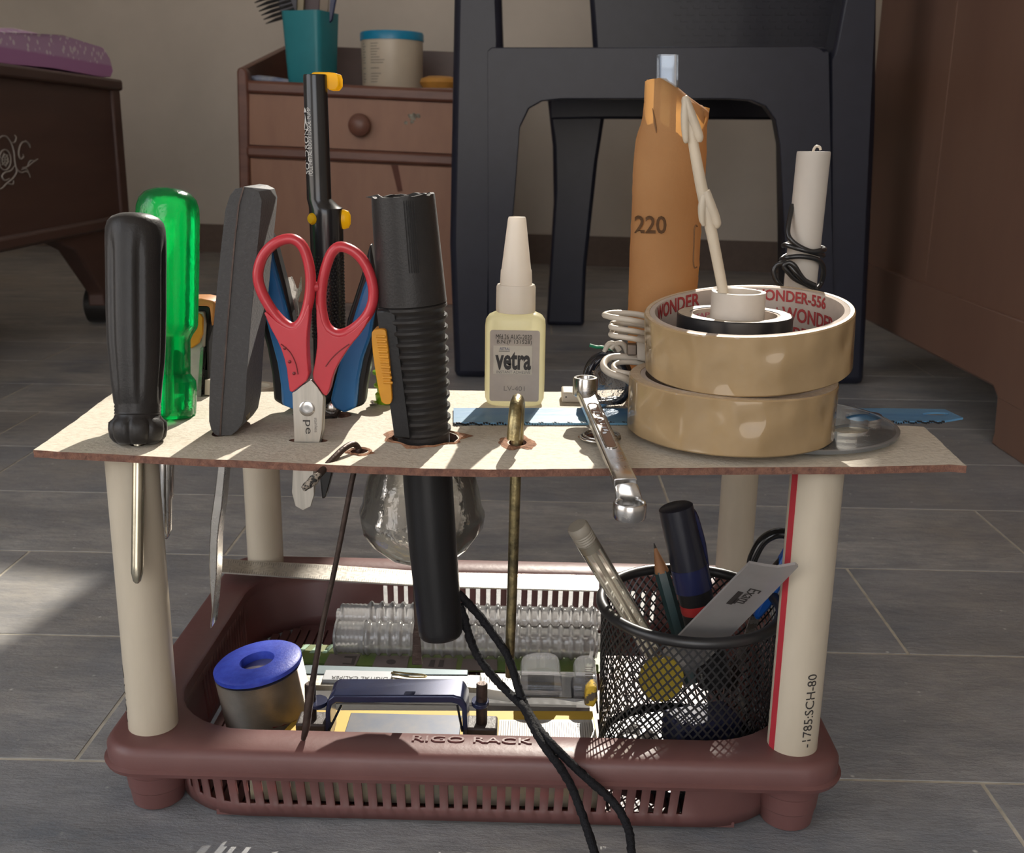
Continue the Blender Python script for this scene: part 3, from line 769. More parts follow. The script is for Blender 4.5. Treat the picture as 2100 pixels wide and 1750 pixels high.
def emerald():
    m, nt, out = _nodes('green_acetate')
    t = nt.nodes.new('ShaderNodeBsdfTransparent'); t.inputs[0].default_value = (.05, .92, .42, 1)
    tl = nt.nodes.new('ShaderNodeBsdfTranslucent'); tl.inputs[0].default_value = (.0, 1.0, .34, 1)
    df = nt.nodes.new('ShaderNodeBsdfDiffuse'); df.inputs[0].default_value = (.0, .50, .18, 1)
    f = noise_fac(nt, 70, 3, .6, .3, .7)
    a = nt.nodes.new('ShaderNodeMixShader'); a.inputs[0].default_value = .22; nt.links.new(tl.outputs[0], a.inputs[1]); nt.links.new(df.outputs[0], a.inputs[2])
    b = nt.nodes.new('ShaderNodeMixShader'); b.inputs[0].default_value = .44; nt.links.new(t.outputs[0], b.inputs[1]); nt.links.new(a.outputs[0], b.inputs[2])
    g = nt.nodes.new('ShaderNodeBsdfGlossy'); g.inputs[1].default_value = .12
    fr = nt.nodes.new('ShaderNodeFresnel'); fr.inputs[0].default_value = 1.5
    bo = bump(nt, noise_fac(nt, 260, 4, .6, .2, .8), .35, .0008); nt.links.new(bo, g.inputs['Normal']); nt.links.new(bo, fr.inputs[1])
    c = nt.nodes.new('ShaderNodeMixShader'); nt.links.new(fr.outputs[0], c.inputs[0]); nt.links.new(b.outputs[0], c.inputs[1]); nt.links.new(g.outputs[0], c.inputs[2])
    nt.links.new(c.outputs[0], out.inputs[0]); return m
def green_screwdriver():
    y0, y1 = .4560, .470
    t_ = thing('screwdriver', 'translucent emerald green screwdriver behind the black screwdriver', 'screwdriver', atz(343, 855, ZB))
    pts = [(343, 857, 36), (343, 854, 52), (343, 847, 57), (343, 800, 59), (343, 780, 57), (343, 771, 50), (343, 765, 46), (343, 696, 46), (343, 686, 50), (343, 672, 59), (343, 664, 61), (343.5, 560, 62.5), (344, 450, 63.5), (344, 425, 62), (344, 408, 57), (344, 396, 47), (344, 388, 31), (344, 385, 12)]
    bm = BM(); plathe(bm, pts, y0, y1, seg=64, flute=lambda i, t: (-.05 * max(0, math.cos(6 * t)) ** 3 if 9 <= i <= 12 else (-.04 * max(0, math.cos(6 * t)) ** 2 if 1 <= i <= 4 else 0)))
    obj('handle', bm, emerald(), t_, smooth=26)
    bm = BM()
    plathe(bm, [(341, 1106, 2), (341, 1098, 8), (341, 1086, 11), (341, 1024, 12), (341, 1016, 15), (342, 955, 15), (343, 690, 14)], .4505, .464, seg=20, flute=lambda i, t: (-.4 * max(0, math.cos(4 * t)) if i <= 1 else 0))
    obj('shaft', bm, M_chrome, t_)
green_screwdriver()
def grey_tool():
    y = .4250
    t_ = thing('pocket_tool', 'grey rubber two-part tool handle with a narrow steel blade, left of the scissors', 'tool', atz(447, 893, ZB))
    L_ = [(482, 387), (471, 402), (462, 430), (454, 500), (447, 566), (440, 640), (435, 703), (430, 790), (428.5, 830), (428.5, 865), (433, 882), (440, 891), (447, 895)]
    Rr = [(456, 894), (474, 893), (486, 884), (497, 868), (503, 836), (507, 760), (512, 690), (519, 610), (527, 520), (535, 440), (537, 412), (531, 393), (515, 385), (498, 383)]
    seam = [(500, 384), (490, 420), (481, 500), (474, 580), (466, 680), (459, 780), (454, 850), (452, 894)]
    bm = BM(); pprism(bm, L_ + [(450, 894)] + list(reversed(seam[:-1])) , y, 0, .026); stand(bm); obj('handle_half', bm, M_grey, t_, bevel=.0022, segs=3)
    bm = BM(); pprism(bm, seam + Rr[1:], y, 0, .026); stand(bm); hh = obj('handle_half', bm, M_grey, t_, bevel=.0022, segs=3)
    bm = BM(); pprism(bm, [(a - 1.6, b) for a, b in seam] + [(a + 1.6, b) for a, b in reversed(seam)], y, -.0004, .020); stand(bm); obj('liner', bm, M_rust, t_)
    for py, h in ((452, 20), (660, 26)):
        x_ = 537 - (py - 412) * .09
        bm = BM(); c_ = at(x_ - 1.0, py, y + .013); obox(bm, c_, (XN, YN, ZN), (.0012, .0045, h / 2 * sc(c_))); obj('side_slot', bm, M_black, hh)
    bm = BM(); c_ = at(505, 846, y + .008); lathe(bm, [(c_ - XN * .001, .0032), (c_ + XN * .0008, .0032), (c_ + XN * .0008, .002)], seg=16); obj('rivet', bm, M_brass, t_)
    bl = [(448, 890), (447, 962), (440, 1010), (432, 1067), (429, 1120), (428.5, 1158), (430, 1200), (434, 1250), (430, 1292), (434, 1288), (440, 1228), (444, 1181), (446, 1110), (449, 1080), (455, 1040), (462, 962), (462, 890)]
    bm = BM(); pprism(bm, bl, y + .002, 0, .009); obj('blade', bm, M_steel, t_, bevel=.0004)
grey_tool()
def clip_tool():
    y = .4945
    t_ = thing('folding_tool', 'orange and grey folding tool standing upright behind the green screwdriver', 'tool', atz(412, 812, ZB))
    bm = BM(); pprism(bm, [(378, 640), (418, 640), (422, 665), (418, 720), (408, 813), (378, 813)], y, 0, .012); stand(bm); obj('grey_body', bm, mat('pale_grey_metal', (.42, .40, .36), .45, metal=.6, nscale=120), t_, bevel=.001)
    bm = BM(); pprism(bm, [(376, 642), (412, 642), (419, 652), (418, 685), (410, 703), (396, 713), (376, 714)], y, -.0015, 0); obj('orange_pad', bm, M_orange, t_, bevel=.0006)
    bm = BM(); pprism(bm, [(413, 712), (419, 712), (414, 813), (406, 813)], y, -.0015, .004); stand(bm); obj('steel_edge', bm, M_steel, t_)
    bm = BM(); pprism(bm, [(376, 627), (430, 628), (432, 640), (427, 700), (430, 813), (413, 813), (421, 710), (423, 662), (420, 638), (376, 636)], y + .002, 0, .014); stand(bm); obj('black_arm', bm, M_blackp, t_, bevel=.0008)
    bm = BM(); pprism(bm, [(376, 613), (412, 613), (436, 618), (442, 622), (442, 640), (433, 672), (430, 640), (428, 629), (376, 628)], y, 0, .016); obj('orange_lever', bm, mat('orange_shell', (.50, .20, .05), .4, nscale=60), t_, bevel=.0012)
    bm = BM(); pprism(bm, [(422, 778), (432, 779), (431, 809), (421, 809)], y + .001, -.001, .002); obj('pale_tag', bm, M_pvc, t_)
clip_tool()
def pliers():
    y = .4600
    t_ = thing('pliers', 'blue and black handled pliers upside down behind the red scissors', 'pliers', atz(680, 850, ZB))
    Lall = [(538, 470), (527, 540), (523, 590), (524, 625), (531, 655), (547, 714), (557, 769), (561, 822), (578, 832), (604, 842), (618, 835), (616, 770), (606, 700), (600, 655), (585, 585), (563, 500), (553, 478)]
    Lbl = [(541, 472), (537, 540), (536, 590), (540, 640), (556, 700), (568, 745), (575, 790), (577, 830), (604, 842), (618, 835), (616, 770), (606, 700), (591, 655), (577, 600), (560, 540), (547, 482)]
    Rall = [(759, 498), (770, 560), (777, 625), (774, 690), (760, 745), (751, 794), (747, 831), (728, 838), (706, 848), (684, 838), (677, 822), (690, 768), (700, 720), (712, 655), (738, 575)]
    Rbl = [(757, 560), (768, 640), (760, 690), (744, 735), (735, 780), (730, 836), (706, 848), (684, 836), (677, 822), (690, 768), (703, 720), (724, 655), (744, 590)]
    for A, B in ((Lall, Lbl), (Rall, Rbl)):
        bm = BM(); pprism(bm, A, y + .004, 0, .009); stand(bm); g_ = obj('grip', bm, M_blackp, t_, bevel=.0015)
        bm = BM(); pprism(bm, B, y, 0, .011); stand(bm); obj('blue_sleeve', bm, M_blue, g_, bevel=.0012)
    bm = BM(); pprism(bm, [(622, 836), (700, 836), (690, 862), (640, 866), (630, 856)], y + .004, 0, .008); obj('joint', bm, M_rust, t_, bevel=.001)
    bm = BM(); c_ = at(679, 838, y + .003); lathe(bm, [(c_ + YN * .003, .0026), (c_ - YN * .001, .0026), (c_ - YN * .0018, .0014)], seg=16); obj('pivot_pin', bm, M_chrome, t_)
    bm = BM(); pprism(bm, [(652, 858), (684, 858), (682, 968), (668, 1022), (660, 1025), (654, 968)], .4605, 0, .006); obj('jaw', bm, M_blackm, t_, bevel=.0008)
pliers()
def scissors():
    y = .4205
    t_ = thing('scissors', 'red-handled scissors standing blades down through the shelf', 'scissors', atz(632, 900, ZB))
    loopL = [(598, 490), (621, 506), (634, 545), (637, 585), (631, 628), (619, 660), (600, 672), (574, 656), (551, 626), (534, 592), (529, 560), (540, 524), (566, 498)]
    loopR = [(700, 506), (730, 519), (752, 547), (765, 588), (763, 625), (746, 656), (716, 680), (690, 685), (668, 668), (659, 630), (660, 590), (668, 550), (681, 518)]
    shL = [(541, 630), (556, 667), (577, 705), (590, 745), (594, 780), (598, 806), (618, 790), (637, 774), (634, 740), (632, 690), (638, 640), (637, 615), (622, 655), (604, 675), (575, 662)]
    shR = [(652, 610), (651, 650), (654, 700), (649, 740), (642, 772), (656, 792), (668, 810), (676, 806), (686, 763), (699, 739), (719, 708), (744, 680), (764, 642), (752, 652), (718, 684), (690, 690), (667, 672)]
    for lp, sh, nm in ((loopL, shL, 1), (loopR, shR, 0)):
        bm = BM(); yy = y + (.0 if nm else .002)
        P = [at(a, b, yy) for a, b in lp]
        tube(bm, P, [10.9 * sc(p) for p in P], seg=16, closed=True, sub=4, up=YN, flat=1.25)
        bw = obj('finger_bow', bm, M_red, t_, smooth=60)
        bm = BM(); pprism(bm, smooth_loop(sh, 1), yy, -.0028, .0032); obj('bow_shank', bm, M_red, bw, bevel=.0016, segs=3)
        # moulded line and dimples
        bm = BM()
        ln = [(576, 706), (594, 722), (606, 745), (611, 768)] if nm else [(716, 706), (694, 722), (678, 738), (668, 752)]
        tube(bm, [at(a, b, yy - .0030) for a, b in ln], .00022, seg=6, sub=4); obj('moulded_line', bm, mat('dark_red', (.16, .008, .012), .4), bw)
    bm = BM(); tube(bm, [at(634, 590, y), at(652, 588, y + .001)], .0020, seg=10); obj('stop_bump', bm, M_red, t_)
    bm = BM()
    for a, b in ((584, 714), (594, 742), (603, 766)):
        c_ = at(a, b, y - .0028); lathe(bm, [(c_ + YN * .0006, .0007), (c_ - YN * .0003, .0007), (c_ - YN * .0006, .0003)], seg=10)
    obj('grip_dimples', bm, mat('dark_red', (.16, .008, .012), .4), t_)
    bm = BM(); pprism(bm, [(600, 806), (620, 790), (638, 778), (652, 794), (664, 812), (661, 880), (657, 902), (644, 965), (645, 1015), (638, 1038), (622, 1046), (606, 1037), (599, 1010), (601, 965), (604, 899)], y - .0006, -.0007, .0007)
    bl = obj('blade', bm, M_brush, t_, bevel=.0002)
    bm = BM(); pprism(bm, [(612, 800), (650, 782), (668, 816), (665, 880), (660, 902), (648, 960), (646, 1010), (630, 1030), (612, 1000), (610, 899)], y + .0014, -.0007, .0007); obj('blade', bm, M_brush, t_, bevel=.0002)
    bm = BM(); c_ = at(630, 838, y - .0012); r_ = 16 * sc(c_); lathe(bm, [(c_ + YN * .001, r_), (c_ - YN * .0006, r_), (c_ - YN * .0010, r_ * .8), (c_ - YN * .0008, r_ * .3)], seg=28); obj('rivet', bm, M_chrome, t_)
    O = at(629, 876, y - .00135); text('engraved_text', 'pe', .0030, M_ink, bl, flat(O, -ZN, XN), width=.0058, depth=.0001)
    O = at(648, 872, y - .00135); text('engraved_text', 'stainless', .0013, M_greyink, bl, flat(O, -ZN, XN), width=.0062, depth=.0001)
scissors()
def pump():
    y0, y1 = .4815, .4815
    t_ = thing('solder_sucker', 'tall slim black solder sucker with yellow cap and button behind the scissors', 'tool', atz(676, 838, ZB))
    bm = BM(); plathe(bm, [(676, 830, 26), (676, 800, 32), (675, 700, 32.5), (671, 520, 33.5), (669, 440, 34.5), (668, 427, 34), (663, 421, 30), (654.5, 408, 25), (653, 355, 24.8), (646, 156, 24.2), (646, 153, 23)], y0, y1, seg=48); stand(bm)
    b = obj('pump_body', bm, M_blackm, t_)
    bm = BM()                  # knurled grip
    for s_ in range(28):
        for r_ in range(26):
            t = 2 * PI * (s_ + .5 * (r_ % 2)) / 28
            py = 690 - r_ * 6.6; cx = 675 + (py - 700) * .022
            c_ = at(cx, py, y0); rr = 33 * sc(c_)
            p = c_ + V((math.cos(t) * rr, math.sin(t) * rr, 0)); nn = V((math.cos(t), math.sin(t), 0)); tt = V((-nn.y, nn.x, 0))
            v = [bm.verts.new(q) for q in (p + tt * .0007, p + ZN * .0007, p - tt * .0007, p - ZN * .0007)] + [bm.verts.new(p + nn * .0004)]
            for k in range(4): bm.faces.new((v[k], v[(k + 1) % 4], v[4]))
    obj('knurled_grip', bm, M_blackp, b, smooth=None)
    bm = BM(); pprism(bm, smooth_loop([(637, 160), (637, 149), (646, 147), (682, 148), (694, 152), (694, 184), (668, 185), (668, 158)], 1), y0, .001, .011); obj('plunger_cap', bm, M_yellow, t_, bevel=.0018, segs=3)
    bm = BM(); c_ = at(701, 450, y0); u = XN
    rr = 20 * sc(c_); lathe(bm, [(c_ - u * .002, rr), (c_ + u * .0012, rr), (c_ + u * .0030, rr * .85), (c_ + u * .0038, rr * .5), (c_ + u * .004, rr * .1)], seg=28, ry=.6); obj('release_button', bm, M_yellow, t_)
    bm = BM(); c_ = at(640, 449, y0 - .0055); rr = 12 * sc(c_); d_ = V((-.62, -.78, 0)); lathe(bm, [(c_ - d_ * .003, rr), (c_ + d_ * .0002, rr), (c_ + d_ * .0012, rr * .7), (c_ + d_ * .0014, rr * .2)], seg=20); obj('release_button', bm, M_yellow, t_)
    ca, cb = at(651, 290, y0), at(646, 156, y0)
    ax = (cb - ca).normalized(); rr = 24.6 * sc(ca)
    def wf(a0, pyc):
        c_ = at(653 + (pyc - 355) * .035, pyc, y0)
        return lambda u, w, d: c_ + ax * u + V((math.sin(a0 - w / rr), -math.cos(a0 - w / rr), 0)) * (rr + .00004 + d)
    text('printed_text', 'SOLDRON', .0036, M_wtext, b, wf(-.93, 311), width=90 * sc(ca))
    text('printed_text', 'FULL METAL BODY DESOL PUMP', .0018, M_wtext, b, wf(-.45, 291), width=134 * sc(ca))
    f_ = wf(-.93, 244); bm = BM()
    for k in ((-.0035, -.0016), (-.0035, .0016)), : pass
    for tri in (((-.004, -.0017), (-.004, .0017), (.0022, 0)), ((.0026, -.0015), (.0026, .0015), (.0048, 0))):
        bm.faces.new([bm.verts.new(f_(a, c, .0001)) for a, c in tri])
    obj('printed_arrow', bm, M_wtext, b, smooth=None)
pump()
def wrapped_stick():
    y = .4765
    t_ = thing('wrapped_stick', 'clear crumpled film on a grey stick seen through the left scissor loop', 'stick', atz(604, 845, ZB))
    bm = BM(); plathe(bm, [(606, 832, 8), (604, 660, 8.5), (602, 630, 8.5), (601, 612, 7)], y, seg=16); stand(bm); obj('stem', bm, M_steel, t_)
    bm = BM(); rs = []
    for k, (py, hw) in enumerate(((655, 11), (630, 10), (618, 8), (606, 11), (594, 15), (580, 14))):
        c_ = at(603, py, y); s = sc(c_)
        rs.append([c_ + V((math.cos(t) * hw * s, math.sin(t) * hw * s, 0)) * (1 + .3 * noise.noise(V((math.cos(t) * 2.2, math.sin(t) * 2.2, k * 1.7)))) + ZN * ((.0030 * math.sin(3 * t + 1) if k == 5 else 0) + .0005 * math.sin(5 * t + k)) for t in [2 * PI * j / 18 for j in range(18)]])
    rings(bm, rs, caps=(False, False)); obj('crumpled_film', bm, clear('crumpled_film', haze=.35, hcol=(.8, .78, .74), rough=.12, bscale=500, bstr=.9), t_, smooth=20)
wrapped_stick()
def barrel():
    y = .4290
    t_ = thing('barrel_tool', 'thick black ribbed barrel with amber slider passing through the shelf, cord below', 'tool', atz(871, 903, ZB))
    def cx(py): return 826 + (py - 397) * .0865
    up = [(cx(928), 928, 49), (cx(905), 905, 52.5)]
    for k in range(12):
        b = 888 - k * 23; h = 54 + k * 1.25
        up += [(cx(b), b, h - 1), (cx(b - 5), b - 5, h + 3.2), (cx(b - 10), b - 10, h + 3.2), (cx(b - 15), b - 15, h - 2.5), (cx(b - 19), b - 19, h - 2.5)]
    up += [(cx(621), 621, 71), (cx(560), 560, 69.5), (cx(500), 500, 68), (cx(440), 440, 66.5), (cx(404), 404, 65)]
    bm = BM(); L_ = plathe(bm, up, y, seg=64, caps=(True, False))
    # ragged open mouth
    c_ = at(826, 402, y); s = sc(c_); n_ = 64
    tops = L_[-1]; inn = []; low = []
    for k in range(n_):
        d_ = (tops[k].co - c_); d_.z = 0
        a = noise.noise(V((k * .35, 2, 0))) * .0009
        tops[k].co.z += a + .0006
        inn.append(bm.verts.new(tops[k].co - d_.normalized() * .0016)); low.append(bm.verts.new(tops[k].co - d_.normalized() * .0016 - ZN * .02))
    for k in range(n_):
        j = (k + 1) % n_
        bm.faces.new((tops[k], tops[j], inn[j], inn[k])); bm.faces.new((inn[k], inn[j], low[j], low[k]))
    bm.faces.new(low)
    bar = obj('barrel', bm, M_black, t_, smooth=35)
    bm = BM(); pprism(bm, [(750, 404), (775, 399), (785, 405), (770, 409)], y - .002, -.0006, .0006); obj('torn_lip', bm, M_black, bar)
    bm = BM()
    for k in range(5):
        x_ = 826 + k * 5
        tube(bm, [at(x_ + 2 - (826 - 826), 412, y - .0133), at(x_ + 14, 560, y - .0143)], .00018, seg=5)
    obj('fine_grooves', bm, M_blackp, bar)
    bm = BM(); plathe(bm, [(904, 1305, 40), (903.5, 1298, 44.5), (903, 1285, 45.5), (887, 1114, 49), (878, 990, 50.5), (874, 935, 49.5)], .4215, y - .0015, seg=48, power=None); obj('lower_barrel', bm, M_blackp, t_)
    # slider track and slider down the left front
    tr = [(cx(626) - 66, 626), (cx(886) - 52, 884), (cx(886) - 20, 888), (cx(626) - 30, 626)]
    bm = BM(); pprism(bm, tr, y, -.0118, -.006); obj('track', bm, M_blackp, t_, bevel=.001)
    sp = [(772, 672), (777, 664), (796, 662), (803, 668), (814, 800), (811, 812), (800, 813), (790, 806), (776, 720)]
    bm = BM(); pprism(bm, smooth_loop(sp, 1), y, -.0145, -.004); sl_ = obj('slider', bm, M_orange, t_, bevel=.0014, segs=3)
    bm = BM()
    for k in range(10):
        a = at(773 + k * 1.7, 690 + k * 10.5, y - .0146); b = at(790 + k * 1.7, 691 + k * 10.5, y - .0148)
        tube(bm, [a - XN * .0003, b], .00055, seg=8)
    obj('slider_ribs', bm, M_orange, sl_)
    # twisted cord from the lower end down over the rim
    A = [(940, 1215, .424), (960, 1238, .424), (985, 1266, .424), (1012, 1302, .423), (1038, 1340, .421), (1052, 1375, .419), (1062, 1410, .416), (1078, 1450, .412), (1102, 1490, .402), (1130, 1525, .3945), (1165, 1560, .3935), (1205, 1598, .392), (1244, 1632, .390), (1272, 1665, .386), (1288, 1700, .380), (1294, 1735, .374), (1296, 1785, .366)]
    B = [(944, 1240, .424), (952, 1268, .424), (960, 1298, .424), (974, 1335, .423), (995, 1368, .421), (1022, 1400, .419), (1050, 1428, .416), (1074, 1452, .4085), (1094, 1492, .401), (1116, 1530, .3935), (1144, 1568, .391), (1170, 1610, .390), (1188, 1655, .387), (1204, 1700, .380), (1218, 1745, .372), (1228, 1790, .364)]
    m = mat('black_cord', (.009, .009, .011), .7, spec=.2, nscale=300, bscale=1200, bstr=.6)
    for P in (A, B):
        bm = BM(); pts = [at(*p) for p in P]
        tube(bm, pts, [.0014] + [.0018] * (len(P) - 2) + [.0018], seg=10, sub=14)
        for i, v in enumerate(bm.verts):
            v.co += V((noise.noise(v.co * 900), noise.noise(v.co * 900 + V((5, 0, 0))), noise.noise(v.co * 900 + V((0, 5, 0))))) * .00045
        obj('cord', bm, m, t_, smooth=60)
barrel()
def hidden_driver():
    y = .4465
    t_ = thing('screwdriver', 'slim flat-tipped screwdriver hanging just left of the black barrel', 'screwdriver', atz(846, 880, ZB))
    bm = BM(); pprism(bm, [(838, 985), (850, 985), (858, 1270), (861, 1295), (866, 1363), (845, 1363), (847, 1300), (850, 1275)], y, -.0008, .0008); obj('shaft', bm, M_rust, t_, bevel=.0003)
    bm = BM(); plathe(bm, [(846, 1000, 6.5), (850, 860, 6.5)], y, seg=14); obj('upper_shaft', bm, M_rust, t_)
    bm = BM(); plathe(bm, [(850, 845, 14), (849, 830, 20), (846, 720, 21), (845, 705, 14)], y, seg=24); obj('handle', bm, M_blackp, t_)
hidden_driver()
def small_spool():
    y = .4885
    t_ = thing('small_spool', 'small lime green spool lying behind the amber slider', 'spool', atz(796, 826, ZB))
    a, b = V((.30, 0, 1)).normalized(), None
    c_ = at(797, 826, y); c_.z = ZB + .0004
    pr = [(0, 23), (4, 25), (20, 25), (24, 20), (34, 20), (36, 25), (40, 25), (44, 19), (60, 18), (62, 24), (68, 24), (70, 18)]
    ax = V((-.12, 0, 1)).normalized()
    bm = BM(); s = sc(c_); lathe(bm, [(c_ + ax * h * s, r_ * s) for h, r_ in pr], seg=32)
    obj('spool_body', bm, mat('lime_plastic', (.42, .55, .04), .3, col2=(.20, .42, .02), nscale=120, nlo=.4, nhi=.6, transl=.35), t_, smooth=30)
    bm = BM(); pts = [at(773 - 5 * math.sin(k * 1.9) - 6, 829 - 5 * abs(math.cos(k * 2.3)), y - .006 + .004 * math.sin(k)) for k in range(14)]
    pts = [V((p.x, p.y, max(p.z, ZB + .0009))) for p in pts]; tube(bm, pts, .0007, seg=6, sub=3); obj('loose_wire', bm, M_chrome, t_)
small_spool()
def hook_rod():
    t_ = thing('hooked_rod', 'dark bent steel rod hooked over the shelf front, tip resting on the rim', 'rod', atz(737, 927, ZB))
    P = [(622, 1518, .4085, 5), (628, 1490, .4085, 8), (634, 1440, .4085, 9), (641, 1400, .4085, 6.5), (660, 1290, .4085, 5.6), (690, 1150, .4085, 5.6), (722, 985, .4085, 5.8), (735, 930, .4085, 6), (734, 918, .4085, 6.2), (724, 911, .4060, 6.4), (706, 920, .4010, 6.6), (684, 941, .3945, 7.2), (660, 967, .3885, 8), (645, 983, .385, 8.5)]
    bm = BM(); pts = [at(a, b, c) for a, b, c, d in P]
    pts[0].z = max(pts[0].z, ZR + .0005)
    tube(bm, pts, [d * sc(p) for p, (a, b, c, d) in zip(pts, P)], seg=12, sub=4); obj('rod', bm, M_rust, t_, smooth=60)
    bm = BM(); pts = [at(655, 972, .387), at(644, 984, .385), at(634, 993, .383), at(622, 1003, .381)]
    tube(bm, pts, [.0013, .0019, .0017, .0010], seg=10, sub=4)
    for v in bm.verts: v.co += V((noise.noise(v.co * 1200), noise.noise(v.co * 1200 + V((9, 0, 0))), noise.noise(v.co * 1200 + V((0, 9, 0))))) * .0004
    obj('frayed_sleeve', bm, mat('frayed_sleeve', (.30, .26, .21), .7, col2=(.01, .01, .01), nscale=700, nlo=.45, nhi=.55), t_, smooth=30)
hook_rod()
def glue():
    y = .4925
    t_ = thing('glue_bottle', 'small translucent glue bottle with a pointed white cap and printed label', 'bottle', atz(1056, 832, ZB))
    m_b = mat('cream_glue_plastic', (.80, .76, .52), .3, nscale=6, transl=.5, transp=.22)
    s = sc(at(1056, 740, y)); cx_ = at(1056, 740, y).x
    def zz(py): return at(1056, py, y).z
    z0 = ZB + .0002
    prof = [(z0, 50), (z0 + .0006, 56), (z0 + .003, 60.5), (z0 + .0075, 61.5), (zz(668), 61.5), (zz(655), 60), (zz(646), 54), (zz(641), 44), (zz(638), 36)]
    rs = []
    for z, hw in prof:
        r_ = []
        for k in range(48):
            t = 2 * PI * k / 48; c, q = math.cos(t), math.sin(t); w = (abs(c) ** 3.2 + abs(q) ** 3.2) ** (-1 / 3.2)
            r_.append(V((cx_ + c * w * hw * s, y + q * w * hw * s * .62, z)))
        rs.append(r_)
    bm = BM(); rings(bm, rs); body = obj('bottle_body', bm, m_b, t_, smooth=50)
    m_c = mat('white_cap_plastic', (.84, .79, .72), .38, nscale=8, transl=.5)
    bm = BM(); lathe(bm, [(V((cx_, y, zz(p))), h * s) for p, h in ((639, 38), (636, 39.5), (588, 39), (583, 37))], seg=40, flute=lambda i, t: .012 * math.cos(30 * t)); obj('collar', bm, m_c, t_, smooth=60)
    bm = BM(); lathe(bm, [(V((cx_ + (p - 584) * -.00001 * 0, y, zz(p))), h * s) for p, h in ((584, 32.5), (554, 31), (551, 29.5), (449, 18), (445, 16.5), (444.5, 13), (452, 12))], seg=36); obj('nozzle_cap', bm, m_c, t_, smooth=45)
    yf = y - 61.5 * s * .62 - .0002
    lab = smooth_loop([(1006, 671), (1106, 671), (1106, 814), (1006, 814)], 0)
    def rr_(x0, y0, x1, y1, r_):
        o = []
        for cx, cy, a0 in ((x1 - r_, y0 + r_, -90), (x1 - r_, y1 - r_, 0), (x0 + r_, y1 - r_, 90), (x0 + r_, y0 + r_, 180)):
            for k in range(5):
                a = math.radians(a0 + 22.5 * k); o.append((cx + r_ * math.cos(a), cy + r_ * math.sin(a)))
        return o
    def lp(x0, y0, x1, y1, r_, dy): return [V((cx_ + (a - 1056) * s, yf - dy, zz(b))) for a, b in rr_(x0, y0, x1, y1, r_)]
    bm = BM(); prism(bm, [lp(1006, 671, 1106, 814, 5, 0)], YN, -.0001, .0003); lb = obj('label', bm, mat('label_grey', (.50, .44, .40), .5, nscale=60, transl=.25, transp=.15), body, smooth=None)
    bm = BM(); prism(bm, [lp(1013, 702, 1091, 759, 1, .0002)], YN, -.0001, .0001); obj('label_panel', bm, mat('label_cream', (.66, .60, .50), .5, nscale=60, transl=.3), lb, smooth=None)
    def O(px, py): return V((cx_ + (px - 1056) * s, yf - .0004, zz(py)))
    def tx(st, px, py, h, w, m_, bold=0): text('label_text', st, h * s, m_, lb, flat(O(px, py), XN, ZN), width=w * s, depth=.00005, bold=bold)
    tx('Mfd.26 AUG-2020', 1054, 684, 10, 72, M_ink); tx('B.N.(F 131528)', 1055, 695, 10, 70, M_ink)
    tx('ASTRAL', 1036, 708, 5.5, 21, mat('blue_print', (.05, .07, .16), .6)); tx('vetra', 1053, 732, 38, 72, M_ink, .03)
    tx('INSTANT ADHESIVE', 1054, 755, 6, 68, M_greyink); tx('LV-401', 1056, 788, 10, 42, M_greyink)
    bm = BM()
    for a in ((1020, 712), (1091, 707), (1091, 752)): pass
    bm.faces.new([bm.verts.new(O(a, b)) for a, b in ((1024, 713.5), (1046, 713.5), (1046, 712.6), (1024, 712.6))]); obj('label_rule', bm, M_ink, lb, smooth=None)
glue()
def hex_key():
    t_ = thing('hex_key', 'tarnished brass-coloured bent key hanging through the shelf in front of the glue bottle', 'key', atz(1062, 908, ZB))
    def sq(P, r_):
        bm = BM(); tube(bm, [at(*p) for p in P], r_, seg=8, sub=4, up=XN); return bm
    bm = sq([(1044, 1388, .4260), (1046, 1330, .4255), (1052, 1160, .4240), (1057, 985, .4215), (1060, 930, .4225), (1062, 868, .4235), (1063, 838, .4235), (1063, 824, .4215), (1061, 822, .4175), (1058, 838, .4120), (1055, 870, .4085), (1053, 902, .4075)], [.0016, .0021, .0022, .0023, .0024, .0026, .0027, .0027, .0027, .0027, .0027, .0027])
    obj('bent_key', bm, M_brass, t_, smooth=50)
hex_key()
# ================================================================== right half of the shelf
def saw_blade():
    z = ZB + .0009
    t_ = thing('saw_blade', 'long flat blue saw blade lying across the back of the shelf, overhanging on the right', 'blade', atz(1100, 855, ZB))
    top = [(930, 838), (1170, 838), (1283, 839), (1500, 839), (1710, 839), (1814, 838.5), (1937, 840.5)]
    bot = [(1975, 858), (1937, 864.5), (1850, 866), (1700, 867), (1283, 869), (1100, 869), (930, 868)]
    hole_ = [(1919 + 28 * math.cos(2 * PI * k / 16), 850 + 3.2 * math.sin(2 * PI * k / 16)) for k in range(16)]
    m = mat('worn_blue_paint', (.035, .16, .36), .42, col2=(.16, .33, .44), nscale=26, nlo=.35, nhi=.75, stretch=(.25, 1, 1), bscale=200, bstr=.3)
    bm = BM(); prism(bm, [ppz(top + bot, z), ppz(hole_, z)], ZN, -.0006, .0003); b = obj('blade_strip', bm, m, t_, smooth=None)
    bm = BM()
    a0, a1 = atz(930, 868.4, z), atz(1936, 865, z); n_ = 190; d = (a1 - a0) / n_; s_ = V((d.y, -d.x, 0)).normalized()
    for k in range(n_):
        p = a0 + d * k; q = [p, p + d * .8 + s_ * .0013, p + d]
        w_ = .0004 * math.sin(k * 1.2)
        prism(bm, [[x + ZN * w_ for x in q]], ZN, -.0005, .0002)
    obj('teeth', bm, mat('blade_teeth', (.05, .055, .06), .5, metal=.6), b, smooth=None)
saw_blade()
TY = .4405
TL = V((at(1496, 860, TY).x, TY, 0))        # axis of the tape stack
